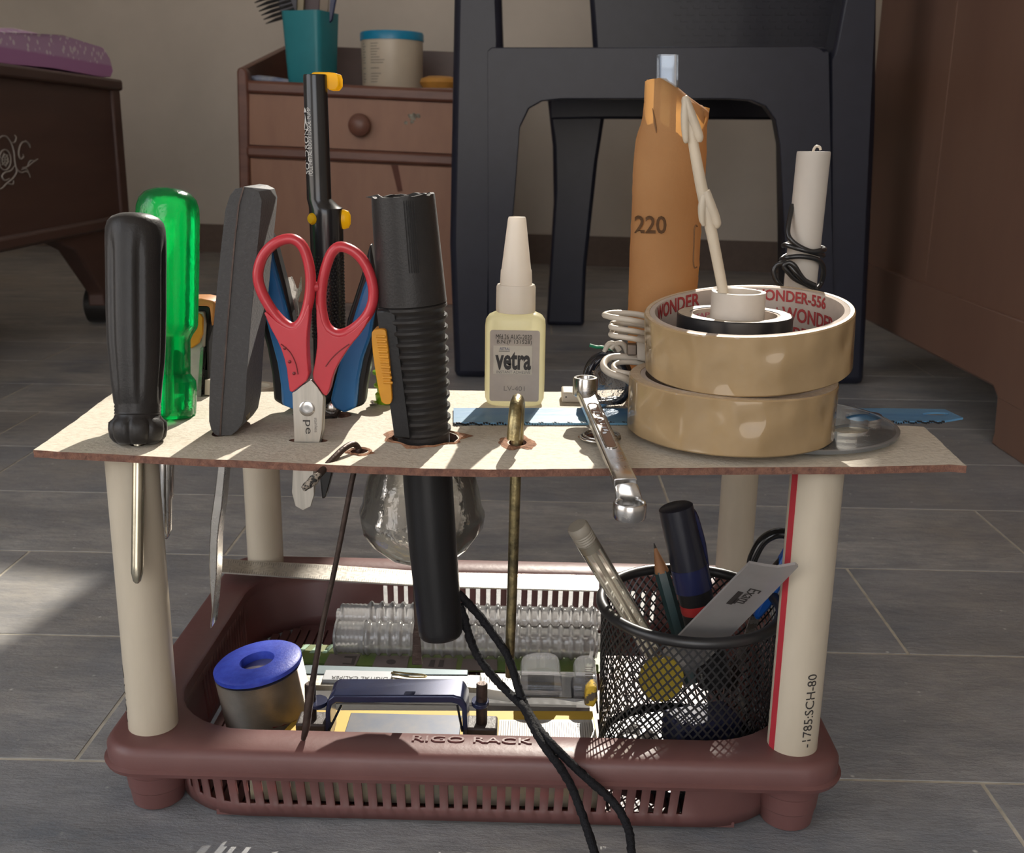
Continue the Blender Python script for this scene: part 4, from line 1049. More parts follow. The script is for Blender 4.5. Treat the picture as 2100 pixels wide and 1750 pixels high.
def protractor():
    z = ZB + .0017
    C_ = V((.1130, .4560, z))
    pe = atz(1851, 888, z); r_ = pe.x - C_.x
    t_ = thing('protractor', 'clear round plastic protractor under the brown tape rolls at the right of the shelf', 'protractor', (C_.x, C_.y, ZB))
    h1 = [(1771 + 38 * math.cos(2 * PI * k / 24), 860 + 10.5 * math.sin(2 * PI * k / 24)) for k in range(24)]
    h2 = [(1745 + 38 * math.cos(2 * PI * k / 24), 886 + 10 * math.sin(2 * PI * k / 24)) for k in range(24)]
    bm = BM(); prism(bm, [circ(C_, r_, 72), ppz(h1, z), ppz(h2, z)], ZN, 0, .0014)
    d = obj('disc', bm, clear('protractor_plastic', tint=(.93, .95, .96), haze=.32, hcol=(.80, .84, .86), rough=.08, gloss=1), t_, bevel=.0004)
    bm = BM(); rings(bm, [[C_ + ZN * zz + p for p in circ(V((0, 0, 0)), rr, 72)] for rr, zz in ((r_ - .0018, .00135), (r_ - .0016, .0016), (r_ - .0004, .0016), (r_, .00135))], caps=(False, False)); obj('raised_edge', bm, M_clearw, d)
    bm = BM()
    for k in range(180):
        a = 2 * PI * k / 180; l = .0055 if k % 5 == 0 else .003
        u = V((math.cos(a), math.sin(a), 0)); w = V((-u.y, u.x, 0)) * .00009
        p, q = C_ + u * (r_ - .003) + ZN * .00146, C_ + u * (r_ - .003 - l) + ZN * .00146
        bm.faces.new([bm.verts.new(x) for x in (p - w, p + w, q + w, q - w)])
    obj('degree_marks', bm, mat('dark_marks', (.06, .06, .07), .6), d, smooth=None)
    for k in range(9):
        a = math.radians(-60 + 22 * k); u = V((math.cos(a), math.sin(a), 0))
        text('degree_numbers', str(abs(k * 20 + 10)), .0022, M_greyink, d, flat(C_ + u * (r_ - .0115) + ZN * .00146, V((u.y, -u.x, 0)), u), depth=.00003)
protractor()
def wrinkled(name, c1, c2, tl=.25):
    m, nt, out = _nodes(name)
    p = nt.nodes.new('ShaderNodeBsdfPrincipled'); p.inputs['Roughness'].default_value = .07
    f = noise_fac(nt, 40, 4, .6, .3, .7); col = mixrgb(nt, f, c1, c2)
    nt.links.new(col, p.inputs['Base Color'])
    n_ = noise_fac(nt, 48, 1, .4, .25, .75, stretch=(1, 1, .6))
    st = nt.nodes.new('ShaderNodeTexVoronoi'); st.inputs['Scale'].default_value = 62; st.feature = 'SMOOTH_F1'
    nt.links.new(coords(nt), st.inputs['Vector'])
    mu = nt.nodes.new('ShaderNodeMath'); mu.operation = 'ADD'; nt.links.new(n_, mu.inputs[0]); nt.links.new(st.outputs['Distance'], mu.inputs[1])
    nt.links.new(bump(nt, mu.outputs[0], .85, .0050), p.inputs['Normal'])
    t = nt.nodes.new('ShaderNodeBsdfTranslucent'); nt.links.new(col, t.inputs[0])
    mx = nt.nodes.new('ShaderNodeMixShader'); mx.inputs[0].default_value = tl
    nt.links.new(p.outputs[0], mx.inputs[1]); nt.links.new(t.outputs[0], mx.inputs[2]); nt.links.new(mx.outputs[0], out.inputs[0])
    return m
M_tape = wrinkled('brown_packing_tape', (.47, .335, .185), (.39, .27, .14))
M_taper = mat('tape_edge', (.50, .38, .25), .45, col2=(.62, .52, .40), nscale=300, nlo=.5, nhi=.7, bscale=900, bstr=.5)
M_core = mat('core_paper', (.56, .47, .40), .8, nscale=90, transl=.15)
def tape_roll(name, label, c, ax, r, ri, h, ztext=None, group=None):
    t_ = thing(name, label, 'tape', c, group)
    u, w = frame(ax)
    # start the seam at +x
    u = (XN - ax * XN.dot(ax)).normalized(); w = ax.cross(u)
    def ring(rr, z, n_=96): return [c + ax * z + u * (rr * math.cos(2 * PI * k / n_)) + w * (rr * math.sin(2 * PI * k / n_)) for k in range(n_)]
    bm = BM(); rings(bm, [ring(r - .0005, 0), ring(r, .0006), ring(r, h - .0006), ring(r - .0005, h), ring(ri + .0022, h), ring(ri + .0022, 0)], closed=True)
    bm.faces.ensure_lookup_table()
    for i, f in enumerate(bm.faces):
        k = i // 96
        f.material_index = 1 if k in (3, 5) else 0
    obj('tape_winding', bm, [M_tape, M_taper], t_, smooth=30)
    bm = BM(); rings(bm, [ring(ri + .0021, 0), ring(ri + .0021, h - .0001), ring(ri, h - .0001), ring(ri, 0)], closed=True)
    core = obj('paper_core', bm, M_core, t_, smooth=30)
    return t_, core, u, w
c1 = V((TL.x, TL.y, ZB + .0034))
tape_roll('packing_tape', 'glossy brown packing tape roll lying flat, lower of the two stacked', c1, ZN, .0432, .0364, .0228, group='brown tape rolls')
tl = math.radians(4.2)
ax2 = V((-math.sin(tl), -.098, math.cos(tl))).normalized()
c2 = V((at(1536, 700, TY).x + .0003, TY + .002, max(at(1497, 815, TY - .041).z + .0042, ZB + .0034 + .0228 + .0050)))
t2_, core2, u2, w2 = tape_roll('packing_tape', 'tilted brown packing tape roll with red lettering inside, upper of the two stacked', c2, ax2, .0426, .0382, .0238, group='brown tape rolls')
def inside(ang, zc, r_=.0381):   # lettering on the inner wall, read from the middle
    def fn(x, y, d):
        a = ang - x / r_
        return c2 + ax2 * (zc + y) + (u2 * math.cos(a) + w2 * math.sin(a)) * (r_ - .0001 - d)
    return fn
text('red_lettering', 'WONDER-556', .0052, M_redink, core2, inside(math.radians(50), .0205), width=.038, bold=.022)
text('red_lettering', 'Vimal', .0052, M_redink, core2, inside(math.radians(68), .0125), width=.011)
text('red_lettering', 'WONDER', .0064, M_redink, core2, inside(math.radians(34), .0125), width=.030, bold=.022)
text('red_lettering', 'WONDER', .0064, M_redink, core2, inside(math.radians(137), .0200), width=.032, bold=.022)
text('red_lettering', 'WONDER', .0052, M_redink, core2, inside(math.radians(52), .0045), width=.026, bold=.022)
def inner_rolls():
    y = TY + .001
    c_ = at(1507, 643, y); r_ = 117 * sc(c_)
    t_ = thing('electrical_tape', 'black electrical tape roll nested inside the upper brown tape roll', 'tape', (c_.x, y, c_.z - .019))
    def rg(rr, z): return circ(V((c_.x, y, z)), rr, 64)
    zt, zb = c_.z, c_.z - .019
    bm = BM(); rings(bm, [rg(r_ - .0004, zb), rg(r_, zb + .0004), rg(r_, zt - .0004), rg(r_ - .0004, zt), rg(r_ - .0052, zt), rg(r_ - .0052, zb)], closed=True); bm.faces.ensure_lookup_table()
    for i, f in enumerate(bm.faces): f.material_index = 1 if i // 64 == 3 else 0
    obj('tape_winding', bm, [mat('black_vinyl', (.014, .014, .016), .3, nscale=50), mat('gummy_edge', (.52, .46, .36), .5, col2=(.40, .34, .26), nscale=300)], t_, smooth=30)
    bm = BM(); rings(bm, [rg(r_ - .0052, zb), rg(r_ - .0052, zt - .0003), rg(r_ - .0064, zt - .0003), rg(r_ - .0064, zb)], closed=True)
    k_ = obj('paper_core', bm, M_core, t_, smooth=30)
    def ins(ang, zc):
        rr = r_ - .0064
        return lambda x, yy, d: V((c_.x + math.cos(ang - x / rr) * (rr - .0001 - d), y + math.sin(ang - x / rr) * (rr - .0001 - d), zc + yy))
    text('pink_print', 'TAPE', .0020, mat('pink_print', (.42, .10, .16), .7), k_, ins(2.25, zt - .003), width=.012)
    text('pink_print', 'INSULATION', .0018, mat('pink_print', (.42, .10, .16), .7), k_, ins(2.25, zt - .006), width=.012)
    # white tube standing in the middle
    cw = at(1515, 598, y); rw = 55 * sc(cw)
    t3 = thing('white_reel', 'short white plastic reel standing inside the black tape roll', 'reel', (cw.x, y, ZB + .0036))
    bm = BM()
    top = [V((cw.x, y, cw.z + .0012 * max(0, math.sin(2 * PI * k / 48 - .6)) ** 3)) + p for k, p in enumerate(circ(V((0, 0, 0)), rw, 48))]
    topi = [V((cw.x, y, cw.z)) + p for p in circ(V((0, 0, 0)), rw - .0019, 48)]
    rings(bm, [circ(V((cw.x, y, ZB + .0036)), rw, 48), top, topi, circ(V((cw.x, y, ZB + .0036)), rw - .0019, 48)], closed=True)
    obj('reel_tube', bm, mat('white_nylon', (.66, .60, .53), .45, nscale=40, transl=.25), t3, smooth=40)
    # barbed plastic stick
    t4 = thing('barbed_stick', 'ivory plastic stick with arrow-like barbs leaning out of the white reel', 'stick', at(1488, 640, y - .004))
    ys = y - .004
    P = [(1489, 640, 11), (1484, 605, 10.5), (1472, 540, 11), (1460, 480, 11.5), (1449, 430, 12.5), (1440, 392, 12), (1430, 340, 11.5), (1421, 290, 10.5), (1411, 230, 11), (1406, 205, 9), (1404, 197, 4)]
    bm = BM(); pts = [at(a, b, ys) for a, b, h in P]; tube(bm, pts, [h * sc(p) for p, (a, b, h) in zip(pts, P)], seg=14, sub=4); st = obj('stick', bm, M_ivory, t4, smooth=60)
    for br in ([(1406, 203, 7), (1405, 235, 9), (1405, 265, 8), (1407, 288, 6), (1408, 294, 2)], [(1407, 203, 7), (1417, 235, 10), (1427, 262, 10), (1434, 282, 9), (1434, 292, 4)],
               [(1444, 400, 8), (1440, 425, 9), (1440, 450, 7), (1444, 463, 3)], [(1447, 392, 9), (1456, 420, 11), (1466, 445, 10), (1470, 460, 9), (1468, 468, 4)]):
        bm = BM(); pts = [at(a, b, ys - .0012) for a, b, h in br]; tube(bm, pts, [h * sc(p) for p, (a, b, h) in zip(pts, br)], seg=12, sub=4); obj('barb', bm, M_ivory, st, smooth=60)
inner_rolls()
def paper_tube():
    y = .5060
    t_ = thing('paper_tube', 'orange brown rolled paper tube with torn top, marked 220, behind the tape', 'tube', atz(1362, 822, ZB))
    left = [(160, 1323), (200, 1321), (232, 1319), (262, 1313), (275, 1306), (292, 1303), (345, 1298), (420, 1296), (528, 1291), (637, 1288), (850, 1286)]
    right = [(160, 1372), (200, 1420), (216, 1440), (219, 1456), (240, 1453), (262, 1449), (320, 1449), (400, 1444), (464, 1438), (540, 1434), (605, 1429), (850, 1426)]
    def ip(T, v):
        for (a, b), (c, d) in zip(T, T[1:]):
            if v <= c: return b + (d - b) * max(0, (v - a) / (c - a))
        return T[-1][1]
    def topy(x):
        T = [(1320, 168), (1330, 163), (1352, 160), (1369, 160), (1374, 168), (1392, 170), (1400, 176), (1410, 190), (1421, 202), (1434, 214), (1444, 216), (1456, 219)]
        return ip(T, x)
    zb = ZB + .0002
    NU, NV = 40, 44
    ybot = [p for p in range(700, 900) if at(1360, p, y).z > zb][-1]
    for back in (0, 1):
        pass
    bm = BM(); F_ = []
    for i in range(NU + 1):
        u = -1 + 2 * i / NU
        col = []
        x_top = 1372 + u * 70
        tp = 230
        for _ in range(8):
            lx, rx = ip(left, tp), ip(right, tp); tp = topy(lx + (rx - lx) * (u + 1) / 2)
        tp += noise.noise(V((u * 9, 0, 1))) * 2
        for j in range(NV + 1):
            py = ybot + (tp - ybot) * j / NV
            lx, rx = ip(left, py), ip(right, py)
            x = lx + (rx - lx) * (u + 1) / 2 + (noise.noise(V((py * .06, u, 5))) * 2 if abs(u) > .95 else 0)
            s = sc(at(x, py, y)); rr = (rx - lx) / 2 * s
            dep = -math.sqrt(max(0, 1 - u * u)) * rr * .85
            col.append(bm.verts.new(at(x, py, y + dep)))
        F_.append(col)
    for i in range(NU):
        for j in range(NV): bm.faces.new((F_[i][j], F_[i + 1][j], F_[i + 1][j + 1], F_[i][j + 1]))
    # the far half of the roll
    B_ = []
    for i in range(NU + 1):
        u = -1 + 2 * i / NU; col = []
        tp = 182 + 30 * abs(u) + 6 * noise.noise(V((u * 5, 3, 1)))
        if u > .6: tp = topy(ip(left, 225) + (ip(right, 225) - ip(left, 225)) * (u + 1) / 2) + 3
        for j in range(NV + 1):
            py = ybot + (tp - ybot) * j / NV
            lx, rx = ip(left, py), ip(right, py); x = lx + (rx - lx) * (u + 1) / 2
            s = sc(at(x, py, y)); rr = (rx - lx) / 2 * s
            col.append(bm.verts.new(at(x, py, y + math.sqrt(max(0, 1 - u * u)) * rr * .8)))
        B_.append(col)
    for i in range(NU):
        for j in range(NV): bm.faces.new((B_[i][j], B_[i][j + 1], B_[i + 1][j + 1], B_[i + 1][j]))
    m = mat('kraft_paper', (.43, .245, .105), .8, col2=(.37, .205, .085), nscale=25, bscale=500, bstr=.25, transl=.36, tcol=(.72, .36, .10))
    for v in bm.verts:
        if v.co.z < zb: v.co.z = zb
    sheet = obj('paper_sheet', bm, m, t_, smooth=60)
    lx, rx = ip(left, 460), ip(right, 460)
    def fn(x, yy, d):
        X_ = 1334 + x; Y_ = 461 - yy + x * .02
        u = max(-1, min(1, (X_ - (lx + rx) / 2) / ((rx - lx) / 2))); rr = (rx - lx) / 2 * sc(at(1360, 460, y))
        return at(X_, Y_, y - math.sqrt(1 - u * u) * rr * .85 - .0007)
    M_st = mat('stamp_ink', (.17, .085, .035), .8)
    text('stamped_number', '220', 37, M_st, sheet, fn, width=66, depth=0, bold=.02)
    def fs(px, py):
        lx, rx = ip(left, py), ip(right, py); u = (px - (lx + rx) / 2) / ((rx - lx) / 2); rr = (rx - lx) / 2 * sc(at(1360, py, y))
        return at(px, py, y - math.sqrt(max(0, 1 - u * u)) * rr * .85 - .0004)
    bm = BM(); tube(bm, [fs(a, b) for a, b in ((1430, 465), (1427, 462), (1424, 470), (1423, 500), (1422, 535), (1424, 549), (1429, 548))], .00035, seg=6, sub=3); obj('stamped_outline', bm, M_st, sheet)
    bm = BM(); tube(bm, [fs(a, b) for a, b in ((1338, 222), (1341, 238), (1345, 262), (1346, 273))], [.0001, .0003, .0004, .0001], seg=6, sub=3); obj('pen_scratch', bm, M_st, sheet)
    # clear tube inside
    t2 = thing('clear_tube', 'clear plastic tube sticking out of the torn orange paper tube', 'tube', (at(1366, 800, y).x, y, ZB + .0002))
    bm = BM(); prof = []
    c_ = at(1369, 112, y); s = sc(c_)
    def sq(px, py, h): 
        c = at(px, py, y); return [c + V((a * h * sc(c), b * h * sc(c), 0)) for a, b in ((1, .75), (.75, 1), (-.75, 1), (-1, .75), (-1, -.75), (-.75, -1), (.75, -1), (1, -.75))]
    rings(bm, [sq(1363, 700, 20), sq(1369, 113, 20.5), sq(1369, 113, 16.5), sq(1363, 700, 16)], closed=True)
    for v in bm.verts: v.co.z = max(v.co.z, ZB + .0003)
    obj('tube_wall', bm, clear('tube_plastic', tint=(.82, .88, .95), haze=.16, hcol=(.6, .68, .8), rough=.1), t2, smooth=30)
paper_tube()
def white_probe():
    y = .4995
    t_ = thing('white_tube', 'matt white tube leaning behind the tape rolls at the right', 'tube', atz(1620, 812, ZB))
    bm = BM(); b = at(1617, 830, y); b.z = max(b.z, ZB + .0008)
    c0, c1_ = V((at(1617, 820, y).x, y, ZB + .0032)), at(1669, 311, y)
    L_ = [c0, c0.lerp(c1_, .97), c1_ - ZN * .0006, c1_]; r_ = 34 * sc(c1_)
    ax = V((0, 0, 1)); lathe(bm, [(L_[0], r_), (L_[1], r_), (L_[2], r_), (L_[3], r_ * .97), (L_[3] - ZN * .0004, r_ * .85)], seg=40, axis=ax); obj('tube_body', bm, mat('matt_white', (.50, .46, .41), .6, nscale=15, transl=.12), t_)
    bm = BM(); tube(bm, [at(a, b, y) for a, b in ((1667, 316), (1669, 306), (1674, 300), (1681, 302), (1683, 308))], .0006, seg=8, sub=4); obj('wire_end', bm, M_white, t_)
    k = thing('black_cable', 'thin black cable wound round the foot of the matt white tube', 'cable', at(1640, 560, y - .009))
    bm = BM()
    rr = .0090
    pts = [(1625, 420, -.001), (1618, 455, -.005), (1616, 478, -.0075), (1622, 492, -.009), (1640, 506, -.0095), (1664, 516, -.0095), (1682, 514, -.008), (1691, 512, -.001), (1684, 508, .007), (1655, 502, .0095), (1622, 500, .007), (1607, 504, .0), (1612, 503, -.006), (1640, 511, -.0097), (1672, 519, -.0085), (1688, 524, 0), (1670, 522, .0085), (1640, 518, .0095), (1612, 525, .004), (1602, 533, -.002), (1612, 529, -.008), (1640, 526, -.0097), (1672, 531, -.009), (1686, 542, -.004), (1689, 560, .001), (1684, 580, .003), (1676, 592, 0)]
    tube(bm, [at(a, b, y + c) for a, b, c in pts], .00115, seg=8, sub=6)
    obj('wound_cable', bm, mat('black_pvc', (.012, .012, .013), .28, nscale=60), k, smooth=60)
    bm = BM()
    pts = [(1672, 590, -.011), (1648, 576, -.0125), (1632, 560, -.013), (1618, 545, -.012), (1604, 540, -.011), (1592, 545, -.010), (1586, 556, -.010), (1590, 572, -.010), (1600, 586, -.010), (1612, 598, -.008)]
    tube(bm, [at(a, b, y + c) for a, b, c in pts], .00115, seg=8, sub=6)
    pts = [(1676, 594, -.009), (1650, 582, -.011), (1630, 572, -.012), (1616, 558, -.0125), (1607, 546, -.0125), (1618, 539, -.013), (1630, 546, -.0135), (1640, 562, -.013), (1652, 576, -.0125), (1672, 586, -.012)]
    tube(bm, [at(a, b, y + c) for a, b, c in pts], .00115, seg=8, sub=6)
    obj('loose_loop', bm, mat('black_pvc', (.012, .012, .013), .28), k, smooth=60)
white_probe()
def white_cable():
    y = .4740
    t_ = thing('usb_cable', 'folded white cable with a metal plug between the wrench and the tape rolls', 'cable', atz(1310, 830, ZB))
    bm = BM()
    for x0, py, th in ((1240, 646, 6.2), (1256, 667, 5.6), (1256, 683, 5.8)):
        P = [(1336, py + 5, .006), (1300, py - 2, .006), (1260, py - 4, .005), (x0, py, 0), (1256, py + 5, -.006), (1300, py + 12, -.008), (1336, py + 20, -.004)]
        pts = [at(a, b, y + c) for a, b, c in P]; tube(bm, pts, [th * sc(p) for p in pts], seg=10, sub=5)
    P = [(1334, 742, .004), (1300, 735, .005), (1262, 732, .004), (1243, 738, 0), (1238, 752, -.006), (1252, 766, -.010), (1285, 778, -.010), (1312, 800, -.004)]
    pts = [at(a, b, y + c) for a, b, c in P]; tube(bm, pts, [7.5 * sc(p) for p in pts], seg=10, sub=5)
    P = [(1330, 752, .002), (1305, 744, .002), (1270, 744, 0), (1258, 752, -.004), (1268, 762, -.008), (1300, 768, -.008), (1328, 776, -.002)]
    pts = [at(a, b, y + c) for a, b, c in P]; tube(bm, pts, [5.5 * sc(p) for p in pts], seg=10, sub=5)
    tube(bm, [at(1312, 800, y - .004), V((at(1316, 800, y - .002).x, y - .002, ZB + .004)), V((at(1322, 800, y).x, y + .004, ZB + .0032))], .0018, seg=10, sub=4)
    obj('cable_loops', bm, mat('ivory_cable', (.62, .55, .46), .4, nscale=20, transl=.1), t_, smooth=60)
    bm = BM(); pprism(bm, [(1305, 694), (1312, 690), (1334, 692), (1334, 740), (1306, 737)], y, -.003, .004); obj('plug_body', bm, M_white, t_, bevel=.0012)
    bm = BM(); pprism(bm, [(1286, 705), (1305, 705), (1305, 728), (1286, 728)], y, -.002, .003); obj('plug_shell', bm, mat('dull_plug', (.20, .165, .14), .4, metal=.8, nscale=50), t_, bevel=.0005)
white_cable()
def bundle():
    y = .4890
    t_ = thing('wire_bundle', 'shiny black wire bundle in crumpled clear film with a green tie, beside the wrench', 'cable', atz(1250, 838, ZB))
    bm = BM()
    for k in range(7):
        ox, oy, od, R_ = random.uniform(-5, 5), random.uniform(-4, 4), random.uniform(-.004, .003), random.uniform(40, 48)
        pts = [at(1246 + ox + R_ * math.cos(a), 782 + oy + R_ * 1.18 * math.sin(a), y + od + .003 * math.sin(2 * a + k)) for a in [2 * PI * j / 20 for j in range(20)]]
        pts = [V((p.x, p.y, max(p.z, ZB + .0030))) for p in pts]
        tube(bm, pts, .0014, seg=8, closed=True, sub=3)
    obj('coiled_wires', bm, mat('glossy_black_wire', (.016, .015, .020), .18, nscale=60), t_, smooth=60)
    bm = BM(); rs = []
    for k in range(9):
        t = k / 8
        row = []
        for j in range(13):
            u = j / 12
            p = at(1215 + 85 * u, 760 + 76 * t, y - .010 + .006 * u)
            p += V((0, .004 * noise.noise(V((u * 4, t * 4, 2))), .0))
            p.z = max(p.z, ZB + .0006)
            row.append(p)
        rs.append(row)
    vs = [[bm.verts.new(p) for p in r] for r in rs]
    for a in range(8):
        for b in range(12): bm.faces.new((vs[a][b], vs[a][b + 1], vs[a + 1][b + 1], vs[a + 1][b]))
    obj('clear_film', bm, clear('film', haze=.06, hcol=(.6, .6, .6), rough=.1, bscale=220, bstr=1), t_, smooth=60)
    bm = BM(); tube(bm, [at(a, b, y - .002) for a, b in ((1209, 708), (1216, 710), (1224, 712), (1234, 712), (1246, 716), (1260, 726))], .0008, seg=8, sub=4); obj('green_tie', bm, mat('green_tie', (.01, .22, .10), .4, transl=.2), t_)
    bm = BM()
    for P in (((1240, 722), (1246, 708), (1254, 704), (1262, 708), (1270, 720)), ((1252, 716), (1262, 706), (1274, 704), (1282, 712), (1286, 730))):
        tube(bm, [at(a, b, y - .004) for a, b in P], .0012, seg=8, sub=4)
    obj('white_tie', bm, M_white, t_, smooth=60)
    p_ = thing('charger_plug', 'small white rectangular plug lying behind the top of the wrench', 'plug', atz(1178, 826, ZB))
    bm = BM(); a = atz(1152, 826, ZB + .0002); q = atz(1192, 828, ZB + .0002)
    box(bm, (a.x, a.y, ZB + .0002), (q.x + .002, a.y + .014, ZB + .0052)); obj('plug_block', bm, M_white, p_, bevel=.0008)
    bm = BM(); c = V((a.x + .002, a.y - .0001, ZB + .003)); lathe(bm, [(c + YN * .0002, .0004), (c - YN * .0001, .0004)], seg=8); obj('indicator_dot', bm, M_ink, p_)
bundle()
def wrench():
    A, B = at(1200, 806, .459), at(1283, 992, .370)
    t_ = thing('ring_spanner', 'chrome ring spanner resting on the shelf with its lower end over the front edge', 'wrench', A)
    d = (B - A).normalized(); side_ = d.cross(ZN).normalized() * -1
    side_ = (XN - d * XN.dot(d)).normalized(); up_ = side_.cross(d)
    if up_.z < 0: up_ = -up_
    bm = BM()
    rs = []
    for t, w, h in ((-.02, .0042, .0018), (.08, .0038, .0019), (.5, .0039, .0019), (.85, .0041, .0020), (1.0, .0043, .0022)):
        c = A + (B - A) * t
        rs.append([c + side_ * (w * a) + up_ * (h * b) for a, b in ((1, .7), (.8, 1), (-.8, 1), (-1, .7), (-1, -.7), (-.8, -1), (.8, -1), (1, -.7))])
    rings(bm, rs); sh = obj('shank', bm, M_chrome, t_, bevel=.0004)
    bm = BM(); lp = []
    a, b = A + (B - A) * .22, A + (B - A) * .68; w = .0022
    for c, s_ in ((b, 1), (a, -1)):
        for k in range(9):
            an = PI * k / 8
            lp.append(c + side_ * (w * math.cos(an) * s_) + d * (w * math.sin(an) * s_))
    prism(bm, [[p + up_ * .0019 for p in lp]], up_, 0, .00025); pn = obj('recessed_panel', bm, mat('brown_panel', (.20, .11, .065), .5, nscale=100), sh, smooth=None)
    bm = BM(); tube(bm, [p + up_ * .0022 for p in lp], .00028, seg=6, closed=True); obj('panel_rim', bm, M_chrome, pn)
    bm = BM(); rnd = random.Random(3)   # worn raised marks, not readable
    for k in range(9):
        c = a + (b - a) * (.12 + .075 * k) + up_ * .0023
        for q in range(2):
            obox(bm, c + side_ * rnd.uniform(-.0009, .0009) + d * rnd.uniform(-.0006, .0006), (side_, d, up_), (rnd.uniform(.0003, .0009), rnd.uniform(.0002, .0006), .00012))
    obj('raised_marks', bm, M_chrome, pn)
    axr = V((0, -.05, 1)).normalized()
    def ring_end(c, r0, r1, h, ri, nm):
        bm = BM(); n_ = 40
        def rg(rr, z): return circ(c + axr * z, rr, n_)
        rings(bm, [rg(r0, 0), rg(r1, h * .1), rg(r1, h * .9), rg(r1 - .0004, h), rg(ri + .0004, h), rg(ri, h * .92), rg(ri, 0)], closed=True)
        return obj(nm, bm, M_chrome, sh, smooth=35)
    ct = at(1200, 796, .461); ring_end(ct - axr * .0036 , .0046, .0055, .0085, .0036, 'ring_end')
    cb = at(1291, 1046, .3645); ring_end(cb - axr * .0030, .0058, .0061, .0060, .0047, 'ring_end')
    bm = BM()
    rs = []
    for (px, py, yy), w, h in (((1279, 984, .3725), .0041, .0022), ((1285, 1000, .3710), .0045, .0022), ((1289, 1018, .3702), .0048, .0018), ((1291, 1036, .3702), .0050, .0014)):
        c = at(px, py, yy); rs.append([c + XN * (w * a) + YN * (h * b) for a, b in ((1, .6), (.7, 1), (-.7, 1), (-1, .6), (-1, -.6), (-.7, -1), (.7, -1), (1, -.6))])
    rings(bm, rs); obj('cranked_neck', bm, M_chrome, sh, bevel=.0005)
wrench()
def key_ring():
    c = atz(1231, 897, ZB + .0018)
    bm = BM(); tube(bm, [p for p in circ(c, .0080, 36)], .0007, seg=8, closed=True); tube(bm, [p + V((.0006, .0004, .0009)) for p in circ(c, .0074, 36)], .0005, seg=8, closed=True)
    tagged(obj('split_ring', bm, M_chrome, loc=c, smooth=60), 'small steel ring lying flat on the shelf under the chrome spanner', 'ring')
key_ring()
def jar():
    y = .4770
    t_ = thing('hanging_jar', 'clear plastic jar of scraps hanging under the shelf behind the black barrel', 'jar', (at(865, 1000, y).x, y, ZB - .0032))
    pts = [(865, 1146, 6), (865, 1143, 45), (865, 1130, 78), (865, 1110, 102), (865, 1081, 123), (865, 1056, 128), (865, 1046, 127), (865, 1034, 121), (865, 1005, 117), (865, 975, 109), (865, 945, 96)]
    c0 = at(865, 1000, y); x_ = c0.x
    prof = [(V((x_, y, at(865, py, y).z)), hw * sc(at(865, py, y))) for px, py, hw in pts]
    prof.append((V((x_, y, ZB - .0034)), prof[-1][1] * .7))
    bm = BM(); lathe(bm, prof, seg=14, caps=(True, False)); 
    obj('jar_body', bm, clear('jar_plastic', tint=(.97, .96, .94), haze=.24, hcol=(.90, .87, .80), rough=.06, bscale=60, bstr=.3), t_, smooth=30, solid=.0006)
    bm = BM(); lathe(bm, [(V((x_, y, ZB - .0032)), prof[-1][1] + .001), (V((x_, y, ZB - .007)), prof[-1][1] + .001)], seg=30); obj('jar_lid', bm, M_clearw, t_)
    rnd = random.Random(11); bm = BM(); zb = prof[1][0].z
    for k in range(110):
        a, q = rnd.uniform(0, 2 * PI), rnd.uniform(0, 1) ** .5
        zz = zb + .0025 + rnd.uniform(0, .010); rr = (.010 + (zz - zb) * .95) * .8
        c = V((x_ + q * rr * math.cos(a), y + q * rr * math.sin(a), zz))
        M = Matrix.Rotation(rnd.uniform(0, 6), 3, V((rnd.random(), rnd.random(), rnd.random() + .1)).normalized())
        obox(bm, c, (M @ XN, M @ YN, M @ ZN), (rnd.uniform(.0006, .003), rnd.uniform(.0003, .0010), rnd.uniform(.0002, .0006)))
    sc_ = obj('metal_scraps', bm, mat('scraps', (.34, .31, .26), .4, col2=(.05, .05, .05), nscale=300, nlo=.45, nhi=.55, metal=.3), smooth=None)
    sc_['kind'] = 'stuff'; tagged(sc_, 'small metal scraps lying in the bottom of the clear hanging jar', 'scraps')
    bm = BM(); c = at(965, 1071, y - .010); bmesh.ops.create_icosphere(bm, subdivisions=2, radius=.0020, matrix=Matrix.Translation(c))
    tagged(obj('bead', bm, mat('orange_bead', (.6, .27, .05), .4), loc=c, smooth=80), 'small orange bead inside the clear hanging jar', 'bead')
jar()
